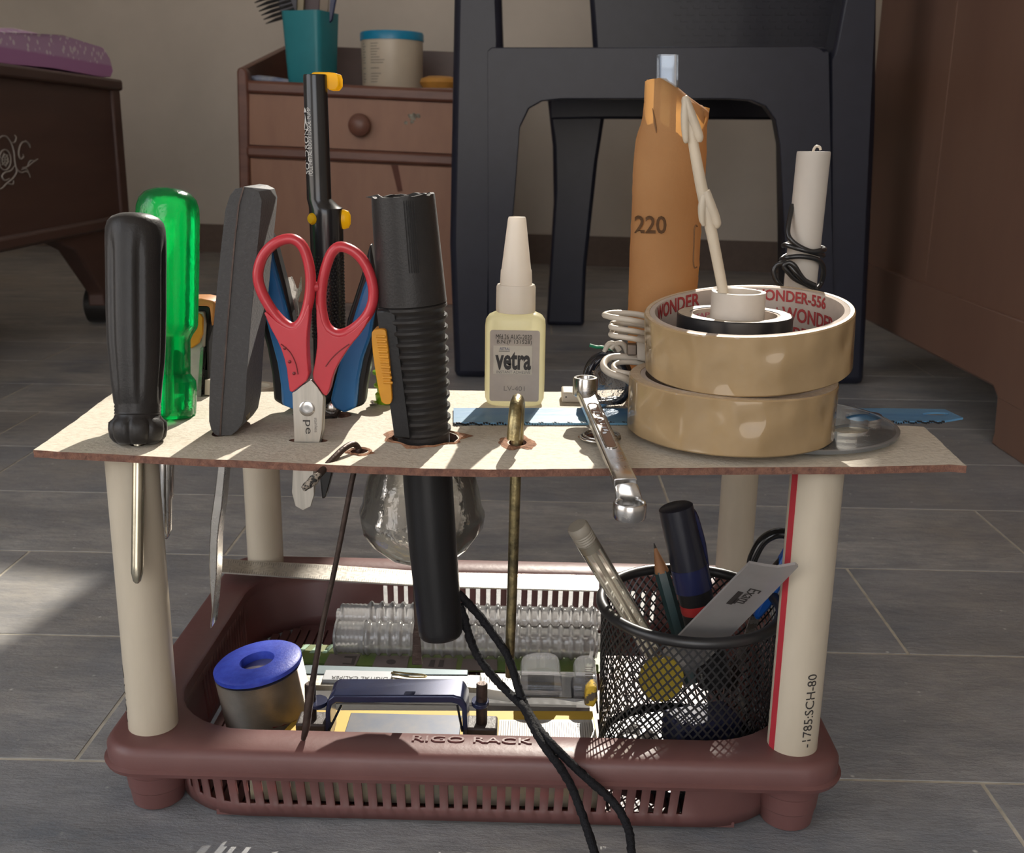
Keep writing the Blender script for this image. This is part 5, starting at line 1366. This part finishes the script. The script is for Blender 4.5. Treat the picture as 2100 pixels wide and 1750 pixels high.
# ================================================================== in and on the basket
ZF = .0047                      # basket floor
def steel_ruler():
    z = ZR + .0070
    t_ = thing('steel_ruler', 'bright steel ruler lying across the back of the maroon basket', 'ruler', atz(640, 1180, z))
    loop = [(444, 1174), (454, 1146), (503, 1151), (660, 1159), (834, 1171), (944, 1176), (1157, 1180), (1228, 1182), (1228, 1213), (1157, 1211), (949, 1205.5), (834, 1200), (696, 1192), (560, 1182)]
    bm = BM(); prism(bm, [ppz(loop, z)], ZN, -.0005, .0004); r_ = obj('ruler_strip', bm, M_brush, t_, smooth=None)
    bm = BM()
    def edge_(T, x):
        for (a, b), (c, d) in zip(T, T[1:]):
            if a <= x <= c: return b + (d - b) * (x - a) / (c - a)
    top = [(454, 1146), (503, 1151), (660, 1159), (834, 1171), (944, 1176), (1157, 1180), (1228, 1182)]; bot = [(444, 1174), (560, 1182), (696, 1192), (834, 1200), (949, 1205.5), (1157, 1211), (1228, 1213)]
    k = 0; x = 470
    while x < 1222:
        for T, s_ in ((top, 1), (bot, -1)):
            y = edge_(T, x); l = (9 if k % 5 == 0 else 5) * s_
            p, q = atz(x, y + s_, z + .00045), atz(x - l * .25, y + s_ + l, z + .00045); w = V((.00011, 0, 0))
            bm.faces.new([bm.verts.new(v) for v in (p - w, p + w, q + w, q - w)])
        k += 1; x += 4.6
    obj('graduations', bm, mat('ruler_marks', (.10, .10, .10), .6), r_, smooth=None)
steel_ruler()
def solder_spool():
    y = .4640
    c = at(527, 1354, y); s = sc(c); ax = V((-.155, -.03, 1)).normalized(); r_ = 90 * s
    hgt = (c.z - ZF - .004) / ax.z
    t_ = thing('solder_spool', 'solder wire spool with a blue flange in the left of the basket', 'spool', c - ax * hgt)
    u = (XN - ax * XN.dot(ax)).normalized(); w = ax.cross(u)
    def rg(rr, z, n_=48): return [c + ax * z + u * (rr * math.cos(2 * PI * k / n_)) + w * (rr * math.sin(2 * PI * k / n_)) for k in range(n_)]
    mb = mat('royal_blue_plastic', (.035, .06, .46), .45, col2=(.05, .09, .55), nscale=300, bscale=700, bstr=.2, transl=.15)
    rh = .0084
    bm = BM(); rings(bm, [rg(rh, .0000), rg(rh, -hgt * .9), rg(rh + .002, -hgt * .9), rg(rh + .002, -.004), rg(r_ * .9, -.0040), rg(r_, -.0032), rg(r_, -.0012), rg(r_ * .93, 0)], closed=True); obj('top_flange', bm, mb, t_, smooth=40)
    bm = BM(); rings(bm, [rg(rh + .002, -hgt + .0005), rg(r_, -hgt + .0005), rg(r_, -hgt + .003), rg(rh + .002, -hgt + .003)], closed=True); obj('bottom_flange', bm, mb, t_, smooth=40)
    bm = BM(); rs = []; n_ = 36; rb = r_ * .965
    for k in range(n_ + 1):
        z = -.0042 - (hgt - .0075) * k / n_
        rs.append(rg(rb, z)); 
        if k < n_: rs.append(rg(rb + .0007, z - (hgt - .0075) / n_ * .5))
    rings(bm, rs); obj('solder_wire', bm, mat('solder', (.58, .53, .46), .36, metal=1, col2=(.44, .40, .35), nscale=60), t_, smooth=80)
solder_spool()
def flat_box():
    zt = .0205
    t_ = thing('card_box', 'flat yellow and white card box on the floor of the basket behind the front rim', 'box', (atz(900, 1480, zt).x, .435, ZF))
    a, b = atz(622, 1457, zt), atz(1215, 1459, zt)
    bm = BM(); prism(bm, [[V((a.x, a.y, zt)), V((b.x, b.y, zt)), V((b.x + .002, .412, zt)), V((a.x - .0135, .412, zt)), V((a.x - .0115, .4205, zt))]], ZN, 0, -(zt - ZF), m_side=1)
    bx = obj('carton', bm, [mat('yellow_card', (.66, .43, .06), .6, col2=(.60, .37, .05), nscale=30), mat('beige_card_side', (.40, .34, .22), .7, col2=(.30, .28, .22), nscale=150)], t_, smooth=None)
    bm = BM(); c, d = atz(1024, 1478, zt + .0003), atz(1216, 1478, zt + .0003)
    prism(bm, [[V((c.x, c.y, zt)), V((d.x, d.y, zt)), V((d.x + .002, .413, zt)), V((c.x, .413, zt))]], ZN, .0001, .0007); wp = obj('silver_panel', bm, mat('silver_card', (.52, .50, .46), .35, col2=(.40, .38, .35), nscale=500, stretch=(1, .05, 1)), bx, smooth=None)
    bm = BM()
    for P in (((557, 1489), (575, 1484), (604, 1474), (606, 1479), (580, 1489), (560, 1494)), ((594, 1472), (612, 1466), (612, 1470), (596, 1477))):
        prism(bm, [ppz(P, zt + .0001)], ZN, 0, .0001)
    obj('red_print', bm, M_redink, bx, smooth=None)
    bm = BM(); x = c.x + .001
    while x < d.x - .001:
        box(bm, (x, .4135, zt + .0007), (x + .0002, c.y - .001, zt + .0009)); x += .0011
    obj('panel_lines', bm, M_greyink, wp, smooth=None)
flat_box()
def clamp():
    yf, yb = .4325, .4485
    t_ = thing('saddle_clamp', 'blue-black metal saddle clamp with two bolts sitting on the card box', 'clamp', (at(815, 1440, yf).x, yf, .0207))
    zt = at(810, 1427, yf).z
    m = mat('blued_metal', (.030, .038, .085), .22, metal=.35, col2=(.025, .028, .06), nscale=40)
    zl = .0213
    o = [(664, None), (667, 1456), (672, 1436), (684, 1427), (930, 1427), (948, 1432), (957, 1448), (960, None)]
    i = [(950, None), (947, 1456), (938, 1446), (926, 1443), (690, 1443), (680, 1448), (676, 1460), (675, None)]
    def cv(T): return [V((at(a, 1440, yf).x, yf, zl if b is None else at(a, b, yf).z)) for a, b in T]
    bm = BM(); prism(bm, [cv(o) + cv(i)], YN, 0, yb - yf); obj('strap', bm, m, t_, bevel=.0008)
    zp = at(660, 1440, yf + .005).z
    for px, w in ((650, 44), (985, 36)):
        c = at(px, 1438, yf + .006)
        bm = BM(); prism(bm, [[c + V(((w / 2) * sc(c) * math.cos(t), .0052 * math.sin(t), 0)) for t in [2 * PI * k / 20 for k in range(20)]]], ZN, -.0016, .0004); obj('flange', bm, m, t_, bevel=.0004)
        c2_ = at(637 if px < 800 else 988, 1438, yf + .006)
        bm = BM(); lathe(bm, [(V((c2_.x, c2_.y, zl)), .0026), (V((c2_.x, c2_.y, c2_.z + .0085)), .0026), (V((c2_.x, c2_.y, c2_.z + .0090)), .0021)], seg=24); obj('bolt', bm, M_rust, t_)
        bm = BM(); q = at(637 if px < 800 else 984, 1490, yf + .005); box(bm, (q.x - .0062, q.y - .004, zl - .0003), (q.x + .0080, q.y + .008, zl + .0085)); obj('end_block', bm, mat('dark_brown_cast', (.055, .042, .038), .5, nscale=80, bscale=400, bstr=.3), t_, bevel=.001)
    bm = BM(); a, b = at(700, 1490, yf), at(940, 1490, yf); box(bm, (a.x, .4185, zl - .0003), (b.x, atz(810, 1464, zl + .0012).y, zl + .0012)); obj('base_plate', bm, mat('blue_grey_plate', (.10, .115, .15), .35, metal=.4, col2=(.14, .14, .15), nscale=90), t_, bevel=.0003)
    bm = BM(); tube(bm, [at(700, 1447, yf + .012), at(674, 1500, yf - .001)], .0006, seg=8); tube(bm, [at(938, 1447, yf + .012), at(948, 1500, yf - .001)], .0006, seg=8); obj('wire_stay', bm, M_blackm, t_)
clamp()
def caliper():
    z = .0235
    t_ = thing('digital_caliper', 'silver digital caliper lying across the basket behind the clamp', 'caliper', (atz(900, 1400, z).x, .475, ZF))
    bm = BM(); prism(bm, [ppz([(628, 1383), (980, 1385), (1196, 1396), (1196, 1424), (960, 1410), (628, 1406)], z)], ZN, -.003, 0); b = obj('beam', bm, M_brush, t_, bevel=.0003)
    bm = BM(); prism(bm, [ppz([(606, 1367), (640, 1366), (960, 1376), (960, 1386), (612, 1384)], z)], ZN, -.006, .0006); obj('upper_edge', bm, mat('teal_grey_metal', (.20, .25, .27), .35, metal=.5, nscale=40), t_, bevel=.0004)
    bm = BM(); prism(bm, [ppz([(668, 1380), (806, 1383), (800, 1402), (660, 1400)], z + .0002)], ZN, -.004, .0016); lb = obj('label_plate', bm, mat('pale_label', (.50, .52, .55), .4, nscale=40), t_, bevel=.0003)
    p = atz(737, 1391, z + .0019); text('plate_text', 'DIGITAL CALIPER', .0030, M_ink, lb, flat(p, -XN, -YN), width=.0285, depth=.00005)
    for x in (985, 1120):
        bm = BM(); prism(bm, [ppz([(x, 1384), (x + 100, 1388), (x + 104, 1418), (x + 60, 1426), (x, 1416)], z + .0002)], ZN, -.004, .0012); obj('slider' if x < 1000 else 'jaw', bm, mat('white_scale', (.66, .65, .62), .35, nscale=40), t_, bevel=.0003)
    bm = BM()
    for k in range(44):
        x = 950 + k * 5.4; py = 1388 + (x - 950) * .03
        l = 10 if k % 5 == 0 else 5
        p, q = atz(x, py, z + .0018), atz(x, py + l, z + .0018); w = V((.00012, 0, 0))
        bm.faces.new([bm.verts.new(v) for v in (p - w, p + w, q + w, q - w)])
    obj('scale_marks', bm, M_ink, b, smooth=None)
    bm = BM(); tube(bm, [atz(a, c, z + .002) for a, c in ((803, 1380), (815, 1384), (840, 1389), (872, 1389), (866, 1384), (830, 1381), (806, 1378))], .0005, seg=6, sub=3); obj('wire_twist', bm, M_brass, t_)
    bm = BM(); box(bm, (atz(668, 1390, z).x, .466, ZF), (atz(1180, 1390, z).x, .478, z - .006)); obj('packing_tray', bm, clear('tray_plastic', haze=.25, hcol=(.7, .7, .68)), t_)
caliper()
def printed_card():
    z = .0105
    t_ = thing('printed_card', 'green and grey printed card lying flat at the back of the basket', 'card', (atz(900, 1350, z).x, .505, ZF))
    bm = BM(); prism(bm, [ppz([(604, 1358), (622, 1322), (1000, 1330), (1232, 1338), (1236, 1378), (960, 1374)], z)], ZN, -.0012, 0); b = obj('card_sheet', bm, mat('green_card', (.085, .16, .03), .5, col2=(.16, .19, .05), nscale=40), t_, smooth=None)
    mg = mat('taupe_print', (.20, .155, .14), .5, nscale=60)
    for q in ([(676, 1342), (740, 1342), (728, 1368), (664, 1366)], [(772, 1346), (840, 1346), (834, 1373), (762, 1371)], [(868, 1350), (938, 1351), (934, 1377), (864, 1376)], [(950, 1352), (1020, 1354), (1020, 1376), (944, 1376)]):
        bm = BM(); prism(bm, [ppz(q, z)], ZN, 0, .0003); obj('printed_panel', bm, mg, b, smooth=None)
    bm = BM()
    for q in ([(707, 1346), (732, 1346), (726, 1364), (702, 1363), (703, 1360), (720, 1361), (723, 1350), (706, 1349)], [(884, 1354), (893, 1354), (890, 1368), (878, 1367)], [(902, 1354), (911, 1355), (908, 1368), (898, 1368)],
              [(802 + 10 * math.cos(k * PI / 8), 1358 + 5 * math.sin(k * PI / 8)) for k in range(16)]):
        prism(bm, [ppz(q, z + .0003)], ZN, 0, .0001)
    obj('printed_symbols', bm, mat('dark_symbol', (.075, .06, .055), .6), b, smooth=None)
    bm = BM()
    for k in range(3):
        x = 612 + k * 26
        prism(bm, [ppz([(x + 14, 1323), (x + 24, 1323), (x + 6, 1340), (x - 4, 1340)], z)], ZN, 0, .0003)
    obj('pale_stripes', bm, mat('pale_green', (.40, .60, .42), .5), b, smooth=None)
    bm = BM()
    for k in range(16):
        if k in (4,): continue
        x = 760 + k * 26; prism(bm, [ppz([(x, 1333), (x + 9, 1333), (x + 9, 1339), (x, 1339)], z)], ZN, 0, .0003)
    obj('yellow_marks', bm, mat('pale_yellow', (.62, .52, .22), .5), b, smooth=None)
    bm = BM(); box(bm, (atz(640, 1345, z).x, .49, ZF), (atz(1200, 1345, z).x, .51, z - .0012)); obj('card_backing', bm, M_clearw, t_)
printed_card()
def ribbed_case():
    t_ = thing('ribbed_case', 'clear ribbed plastic case lying along the back of the basket', 'case', (at(960, 1300, .555).x, .56, ZF))
    m = clear('ribbed_plastic', tint=(.94, .93, .92), haze=.45, hcol=(.97, .96, .95), rough=.09)
    y1, y2 = .565, .540
    r_ = .0125
    for px0, px1, py, y, nm in ((692, 1232, 1270, y1, 'upper_shell'), (686, 1232, 1322, y2, 'lower_shell')):
        r_ = .0080 if nm == 'upper_shell' else .0086
        a, b = at(px0, py, y), at(px1, py, y)
        a.z = b.z = max(at(960, py, y).z, .0125 + r_); n_ = 200; prof = []
        for k in range(n_ + 1):
            t = k / n_; rib = .0014 * max(0, math.sin(2 * PI * t * 25)) if t > .12 else .0002 * math.sin(2 * PI * t * 60)
            e = 1 if .012 < t < .988 else .6
            if nm == 'upper_shell' and t < .12: e *= .93
            prof.append((a.lerp(b, t), (r_ + rib) * e))
        bm = BM(); lathe(bm, prof, seg=28); obj(nm, bm, m, t_, smooth=60)
    for px in (690, 746):
        bm = BM(); c = at(px, 1322, y2); c.z = max(at(960, 1322, y2).z, .0125 + .0086); r_ = .0088; lathe(bm, [(c, r_ + .0010), (c + XN * .0010, r_ + .0010)], seg=28); obj('end_band', bm, m, t_)
ribbed_case()
def blister():
    t_ = thing('blister_pack', 'clear domed blister packaging lying beside the mesh pen cup', 'package', (at(1150, 1400, .478).x, .482, ZF))
    m = clear('blister_plastic', tint=(.95, .95, .96), haze=.16, hcol=(.85, .86, .9), rough=.04)
    y = .492
    def dome(pts, d0, d1):
        bm = BM(); pprism(bm, smooth_loop(pts, 2), y, d0, d1); 
        for v in bm.verts: v.co.z = max(v.co.z, .0262)
        return bm
    obj('dome', dome([(1066, 1412), (1066, 1360), (1078, 1340), (1140, 1338), (1150, 1365), (1152, 1412)], -.016, 0), m, t_, bevel=.002, segs=3)
    obj('dome', dome([(1176, 1410), (1174, 1362), (1186, 1345), (1216, 1344), (1222, 1362), (1222, 1412)], -.016, 0), m, t_, bevel=.002, segs=3)
    bm = BM(); a, b = at(1060, 1400, .475), at(1220, 1400, .475); box(bm, (a.x, .470, .0256), (b.x, .496, .0262)); obj('backing_sheet', bm, m, t_)
    bm = BM()
    for k in range(7):
        p, q = at(1200, 1368 + k * 5, y - .0163), at(1216, 1369 + k * 5, y - .0163)
        obox(bm, (p + q) / 2, (XN, YN, ZN), ((q - p).length / 2, .0001, .00022))
    obj('printed_lines', bm, M_greyink, t_, smooth=None)
    bm = BM(); c = at(1212, 1425, .462); pprism(bm, [(1198, 1448), (1202, 1418), (1212, 1408), (1224, 1410), (1226, 1436), (1218, 1452)], .460, 0, .008)
    for v in bm.verts: v.co.z = max(v.co.z, .0211)
    tagged(obj('yellow_lump', bm, mat('yellow_foam', (.55, .36, .03), .8, col2=(.09, .07, .05), nscale=160, nlo=.5, nhi=.56), loc=c, bevel=.001), 'small yellow and black lump wedged against the left of the mesh cup', 'foam')
blister()
def pen_cup():
    y = .4590
    cr = at(1416, 1237, y); rr = 190 * sc(cr)
    t_ = thing('mesh_pen_cup', 'round black wire mesh pen cup in the right of the basket', 'pen cup', (cr.x, y, ZF))
    m = mat('black_wire', (.016, .016, .017), .38, nscale=60)
    bm = BM(); tube(bm, circ(cr, rr - .0018, 72), .0026, seg=14, closed=True); obj('rim', bm, m, t_, smooth=80)
    zb = ZF + .0004; r0, r1 = rr - .0035, rr - .0020
    bm = BM(); n_, st = 62, 22
    H = cr.z - zb - .001
    for sgn in (1, -1):
        for k in range(n_):
            prev = None
            for j in range(st + 1):
                t = j / st; a = 2 * PI * k / n_ + sgn * t * 1.50
                r_ = r0 + (r1 - r0) * t + (.0002 if sgn > 0 else 0)
                c = V((cr.x + r_ * math.cos(a), y + r_ * math.sin(a), zb + H * t))
                tg = V((-math.sin(a) * r_ * 1.5 * sgn, math.cos(a) * r_ * 1.5 * sgn, H)).normalized(); nn = V((math.cos(a), math.sin(a), 0)); w = nn.cross(tg) * .00045
                q = [bm.verts.new(c + w + nn * .00018), bm.verts.new(c - w + nn * .00018), bm.verts.new(c - nn * .00025)]
                if prev:
                    for i in range(3): bm.faces.new((prev[i], prev[(i + 1) % 3], q[(i + 1) % 3], q[i]))
                prev = q
    obj('mesh_wall', bm, m, t_, smooth=None)
    bm = BM(); c0 = V((cr.x, y, zb)); lathe(bm, [(c0, r0 + .0005), (c0 + ZN * .0008, r0 + .0008), (c0 + ZN * .0030, r0 + .0008)], seg=60, caps=(True, False)); obj('base_pan', bm, m, t_)
    zf = zb + .0008
    def item(nm, label, cat, base): return thing(nm, label, cat, base)
    # clear pen
    k = item('gel_pen', 'clear plastic pen with a frosted white end leaning left in the mesh cup', 'pen', at(1310, 1270, .452))
    A, B = at(1183, 1078, .4425), at(1372, 1392, .462); d = (B - A).normalized(); s = sc(A)
    B.z = max(B.z, zf + .003)
    bm = BM(); L_ = (B - A).length
    lathe(bm, [(A + d * (L_ * t), r_ * s) for t, r_ in ((.09, 21), (.095, 23), (.97, 21), (1, 10))], seg=24, caps=(False, True)); obj('barrel', bm, clear('pen_plastic', tint=(.93, .92, .88), haze=.30, hcol=(.75, .71, .62)), k)
    bm = BM(); prof = [(A, 20 * s), (A + d * .001, 23 * s)]
    for q in range(6): prof += [(A + d * (.004 + q * .0012), 23 * s), (A + d * (.0046 + q * .0012), 21.5 * s)]
    prof.append((A + d * .014, 22.5 * s)); lathe(bm, prof, seg=24); obj('end_cap', bm, mat('frosted_cap', (.60, .55, .46), .4, transl=.4), k)
    bm = BM(); tube(bm, [A + d * .010, A + d * (L_ * .9)], .0012, seg=10); obj('refill', bm, mat('refill_white', (.55, .49, .40), .5), k)
    # pencil
    k = item('pencil', 'sharpened dark green pencil with bare wood tip in the mesh cup', 'pencil', at(1385, 1290, .480))
    A, B = at(1341, 1114, .4835), at(1420, 1400, .470); d = (B - A).normalized(); s = sc(A); L_ = (B - A).length
    bm = BM(); lathe(bm, [(A + d * .0140, 15.5 * s), (A + d * L_, 15.5 * s)], seg=6); obj('pencil_body', bm, mat('dark_green_paint', (.016, .05, .055), .35), k, smooth=None)
    bm = BM(); lathe(bm, [(A + d * .0025, 2.8 * s), (A + d * .0140, 14.5 * s), (A + d * .0148, 14.8 * s)], seg=18); obj('wood_cone', bm, mat('bare_wood', (.36, .17, .075), .7), k)
    bm = BM(); lathe(bm, [(A, .8 * s), (A + d * .0026, 3 * s)], seg=10); obj('lead', bm, M_ink, k)
    # marker
    k = item('marker_pen', 'thick navy blue capped marker with a red band in the mesh cup', 'marker', at(1430, 1290, .465))
    A, B = at(1385, 1037, .4640), at(1466, 1400, .460); d = (B - A).normalized(); s = sc(A); L_ = (B - A).length
    mn = mat('navy_plastic_gloss', (.012, .016, .06), .25, nscale=40)
    bm = BM(); lathe(bm, [(A, 30 * s), (A + d * .0008, 35.5 * s), (A + d * .030, 37.5 * s)], seg=36); cp = obj('cap', bm, mat('dark_cap', (.014, .015, .024), .28, nscale=40), k)
    bm = BM(); lathe(bm, [(A + d * .030, 38.5 * s), (A + d * .0415, 39 * s)], seg=36); obj('cap_band', bm, mn, cp)
    bm = BM(); lathe(bm, [(A + d * .0415, 36 * s), (A + d * L_, 36 * s)], seg=36); bd = obj('marker_body', bm, M_blackp, k)
    bm = BM(); lathe(bm, [(A + d * .0480, 36.4 * s), (A + d * .0525, 36.4 * s)], seg=36); obj('red_band', bm, mat('red_band', (.36, .02, .02), .4), bd)
    bm = BM(); tube(bm, [at(1416, 1047, .464), at(1424, 1062, .463), at(1440, 1115, .463), at(1449, 1166, .464)], [8 * s, 9 * s, 8 * s, 6 * s], seg=10, sub=3); obj('pocket_clip', bm, mn, cp)
    pt = A + d * .058 - YN * .0; O = at(1412, 1247, .4655 - .0082); text('printed_text', 'permanent', .0022, M_wtext, bd, flat(O, V((d.x, 0, d.z)), V((-d.z, 0, d.x))), width=.012) if False else None
    # clear plastic rule
    k = item('plastic_rule', 'grey translucent plastic strip with printed writing leaning right out of the mesh cup', 'ruler', at(1470, 1290, .448))
    lo = [at(1409, 1285, .4330), at(1510, 1291, .4330)]; hi = [at(1537, 1153, .4000), at(1641, 1156, .3985)]
    e = (lo[0] - hi[0]) * .75; f_ = (lo[1] - hi[1]) * .75
    n0 = (hi[1] - hi[0]).cross(lo[0] - hi[0]).normalized()
    if n0.y > 0: n0 = -n0
    cr_ = [hi[0], hi[0].lerp(hi[1], .35) + (lo[0] - hi[0]) * .035, hi[0].lerp(hi[1], .62) + (lo[0] - hi[0]) * .05, hi[0].lerp(hi[1], .9), hi[1] + (lo[1] - hi[1]) * .03, hi[1] + (lo[1] - hi[1]) * .10, lo[1] + f_, lo[0] + e]
    bm = BM(); prism(bm, [cr_], n0, -.0006, .0006); rl = obj('strip', bm, mat('smoky_strip', (.40, .385, .38), .22, nscale=30, transl=.2, transp=.25), k, smooth=None)
    U = (lo[0] - hi[0]).normalized()
    O = at(1533, 1221, (lo[0].y + hi[0].y) / 2 - .0045)
    mid = hi[0].lerp(hi[1], .60).lerp(lo[0].lerp(lo[1], .60), .47) + n0 * .0007
    Wv = n0.cross(U)
    text('printed_text', 'Exam', .0052, M_ink, rl, lambda x, y_, d_: mid + U * x * 1 + Wv * y_ + n0 * d_, width=.0125)
    mid2 = hi[0].lerp(hi[1], .36).lerp(lo[0].lerp(lo[1], .36), .50) + n0 * .0007
    bm = BM(); obox(bm, mid2, (U, Wv, n0), (.0055, .0012, .00008)); obox(bm, mid2 + U * .002 + Wv * .0014, (U, Wv, n0), (.0022, .0008, .00008)); obj('printed_logo', bm, M_ink, rl, smooth=None)
    # small scissors with black and blue handle
    k = item('scissors', 'black and blue handled scissors standing in the mesh cup behind the right front pipe', 'scissors', at(1570, 1280, .478))
    yh = .470
    lp = [(1542, 1160), (1550, 1132), (1566, 1108), (1590, 1095), (1614, 1096), (1624, 1108), (1618, 1130), (1604, 1152), (1586, 1170), (1566, 1176)]
    bm = BM(); P = [at(a, b, yh) for a, b in lp]; tube(bm, P, .0024, seg=12, closed=True, sub=4, flat=1.3, up=YN); obj('finger_bow', bm, mat('black_gloss', (.012, .012, .013), .2, nscale=40), k, smooth=60)
    bm = BM(); pprism(bm, [(1600, 1150), (1622, 1112), (1634, 1125), (1624, 1165), (1602, 1210), (1582, 1248), (1556, 1276), (1546, 1268), (1560, 1235), (1582, 1190)], yh - .003, 0, .006); obj('blue_handle', bm, mat('bright_blue', (.008, .09, .40), .35, nscale=40), k, bevel=.0015)
    for q in ([(1562, 1262), (1548, 1250), (1488, 1400), (1480, 1440), (1494, 1420)], [(1552, 1268), (1540, 1262), (1500, 1390), (1496, 1450), (1508, 1420)]):
        bm = BM(); pprism(bm, q, yh + (.002 if q[0][0] > 1555 else .0005), 0, .0012); 
        for v in bm.verts: v.co.z = max(v.co.z, zf + .0175)
        obj('blade', bm, M_steel, k)
    # things at the bottom of the cup
    c = at(1356, 1392, .444); rd = 47 * sc(c)
    k = item('yellow_disc', 'round yellow disc standing inside the left of the mesh cup', 'disc', (c.x, .444, zf))
    c.z = max(c.z, zf + rd + .0002)
    bm = BM(); dd = V((.25, -1, .12)).normalized(); lathe(bm, [(c + dd * t, r_) for t, r_ in ((-.002, rd * .97), (-.0015, rd), (.0015, rd), (.002, rd * .97))], seg=40); obj('disc_body', bm, mat('mustard_plastic', (.42, .31, .03), .5, nscale=40), k)
    c = at(1480, 1475, .470)
    bm = BM(); obox(bm, V((cr.x + .010, y + .006, zf + .0082)), (V((.94, .34, 0)), V((-.34, .94, 0)), ZN), (.017, .010, .0080)); 
    tagged(obj('navy_eraser_block', bm, mat('navy_block', (.012, .016, .06), .6, nscale=60), loc=V((cr.x + .010, y + .006, zf)), bevel=.002), 'dark navy block lying at the bottom of the mesh cup', 'block')
    bm = BM(); rs = []
    for i in range(9):
        th = PI * i / 8
        rs.append([V((at(1310, 1450, .452).x, .450, zf + .008)) + V((math.sin(th) * math.cos(2 * PI * j / 14), math.sin(th) * math.sin(2 * PI * j / 14), -math.cos(th) * .75)) * (.0105 * (1 + .25 * noise.noise(V((i * .9, math.cos(2 * PI * j / 14) * 2, math.sin(2 * PI * j / 14) * 2))))) for j in range(14)])
    rings(bm, rs); 
    for v in bm.verts: v.co.z = max(v.co.z, zf + .0001)
    tagged(obj('crumpled_wrapper', bm, mat('silver_wrapper', (.55, .54, .53), .25, metal=.7, col2=(.2, .2, .2), nscale=200), loc=V((at(1310, 1450, .452).x, .450, zf)), smooth=20), 'crumpled silver wrapper at the bottom left of the mesh cup', 'wrapper')
pen_cup()
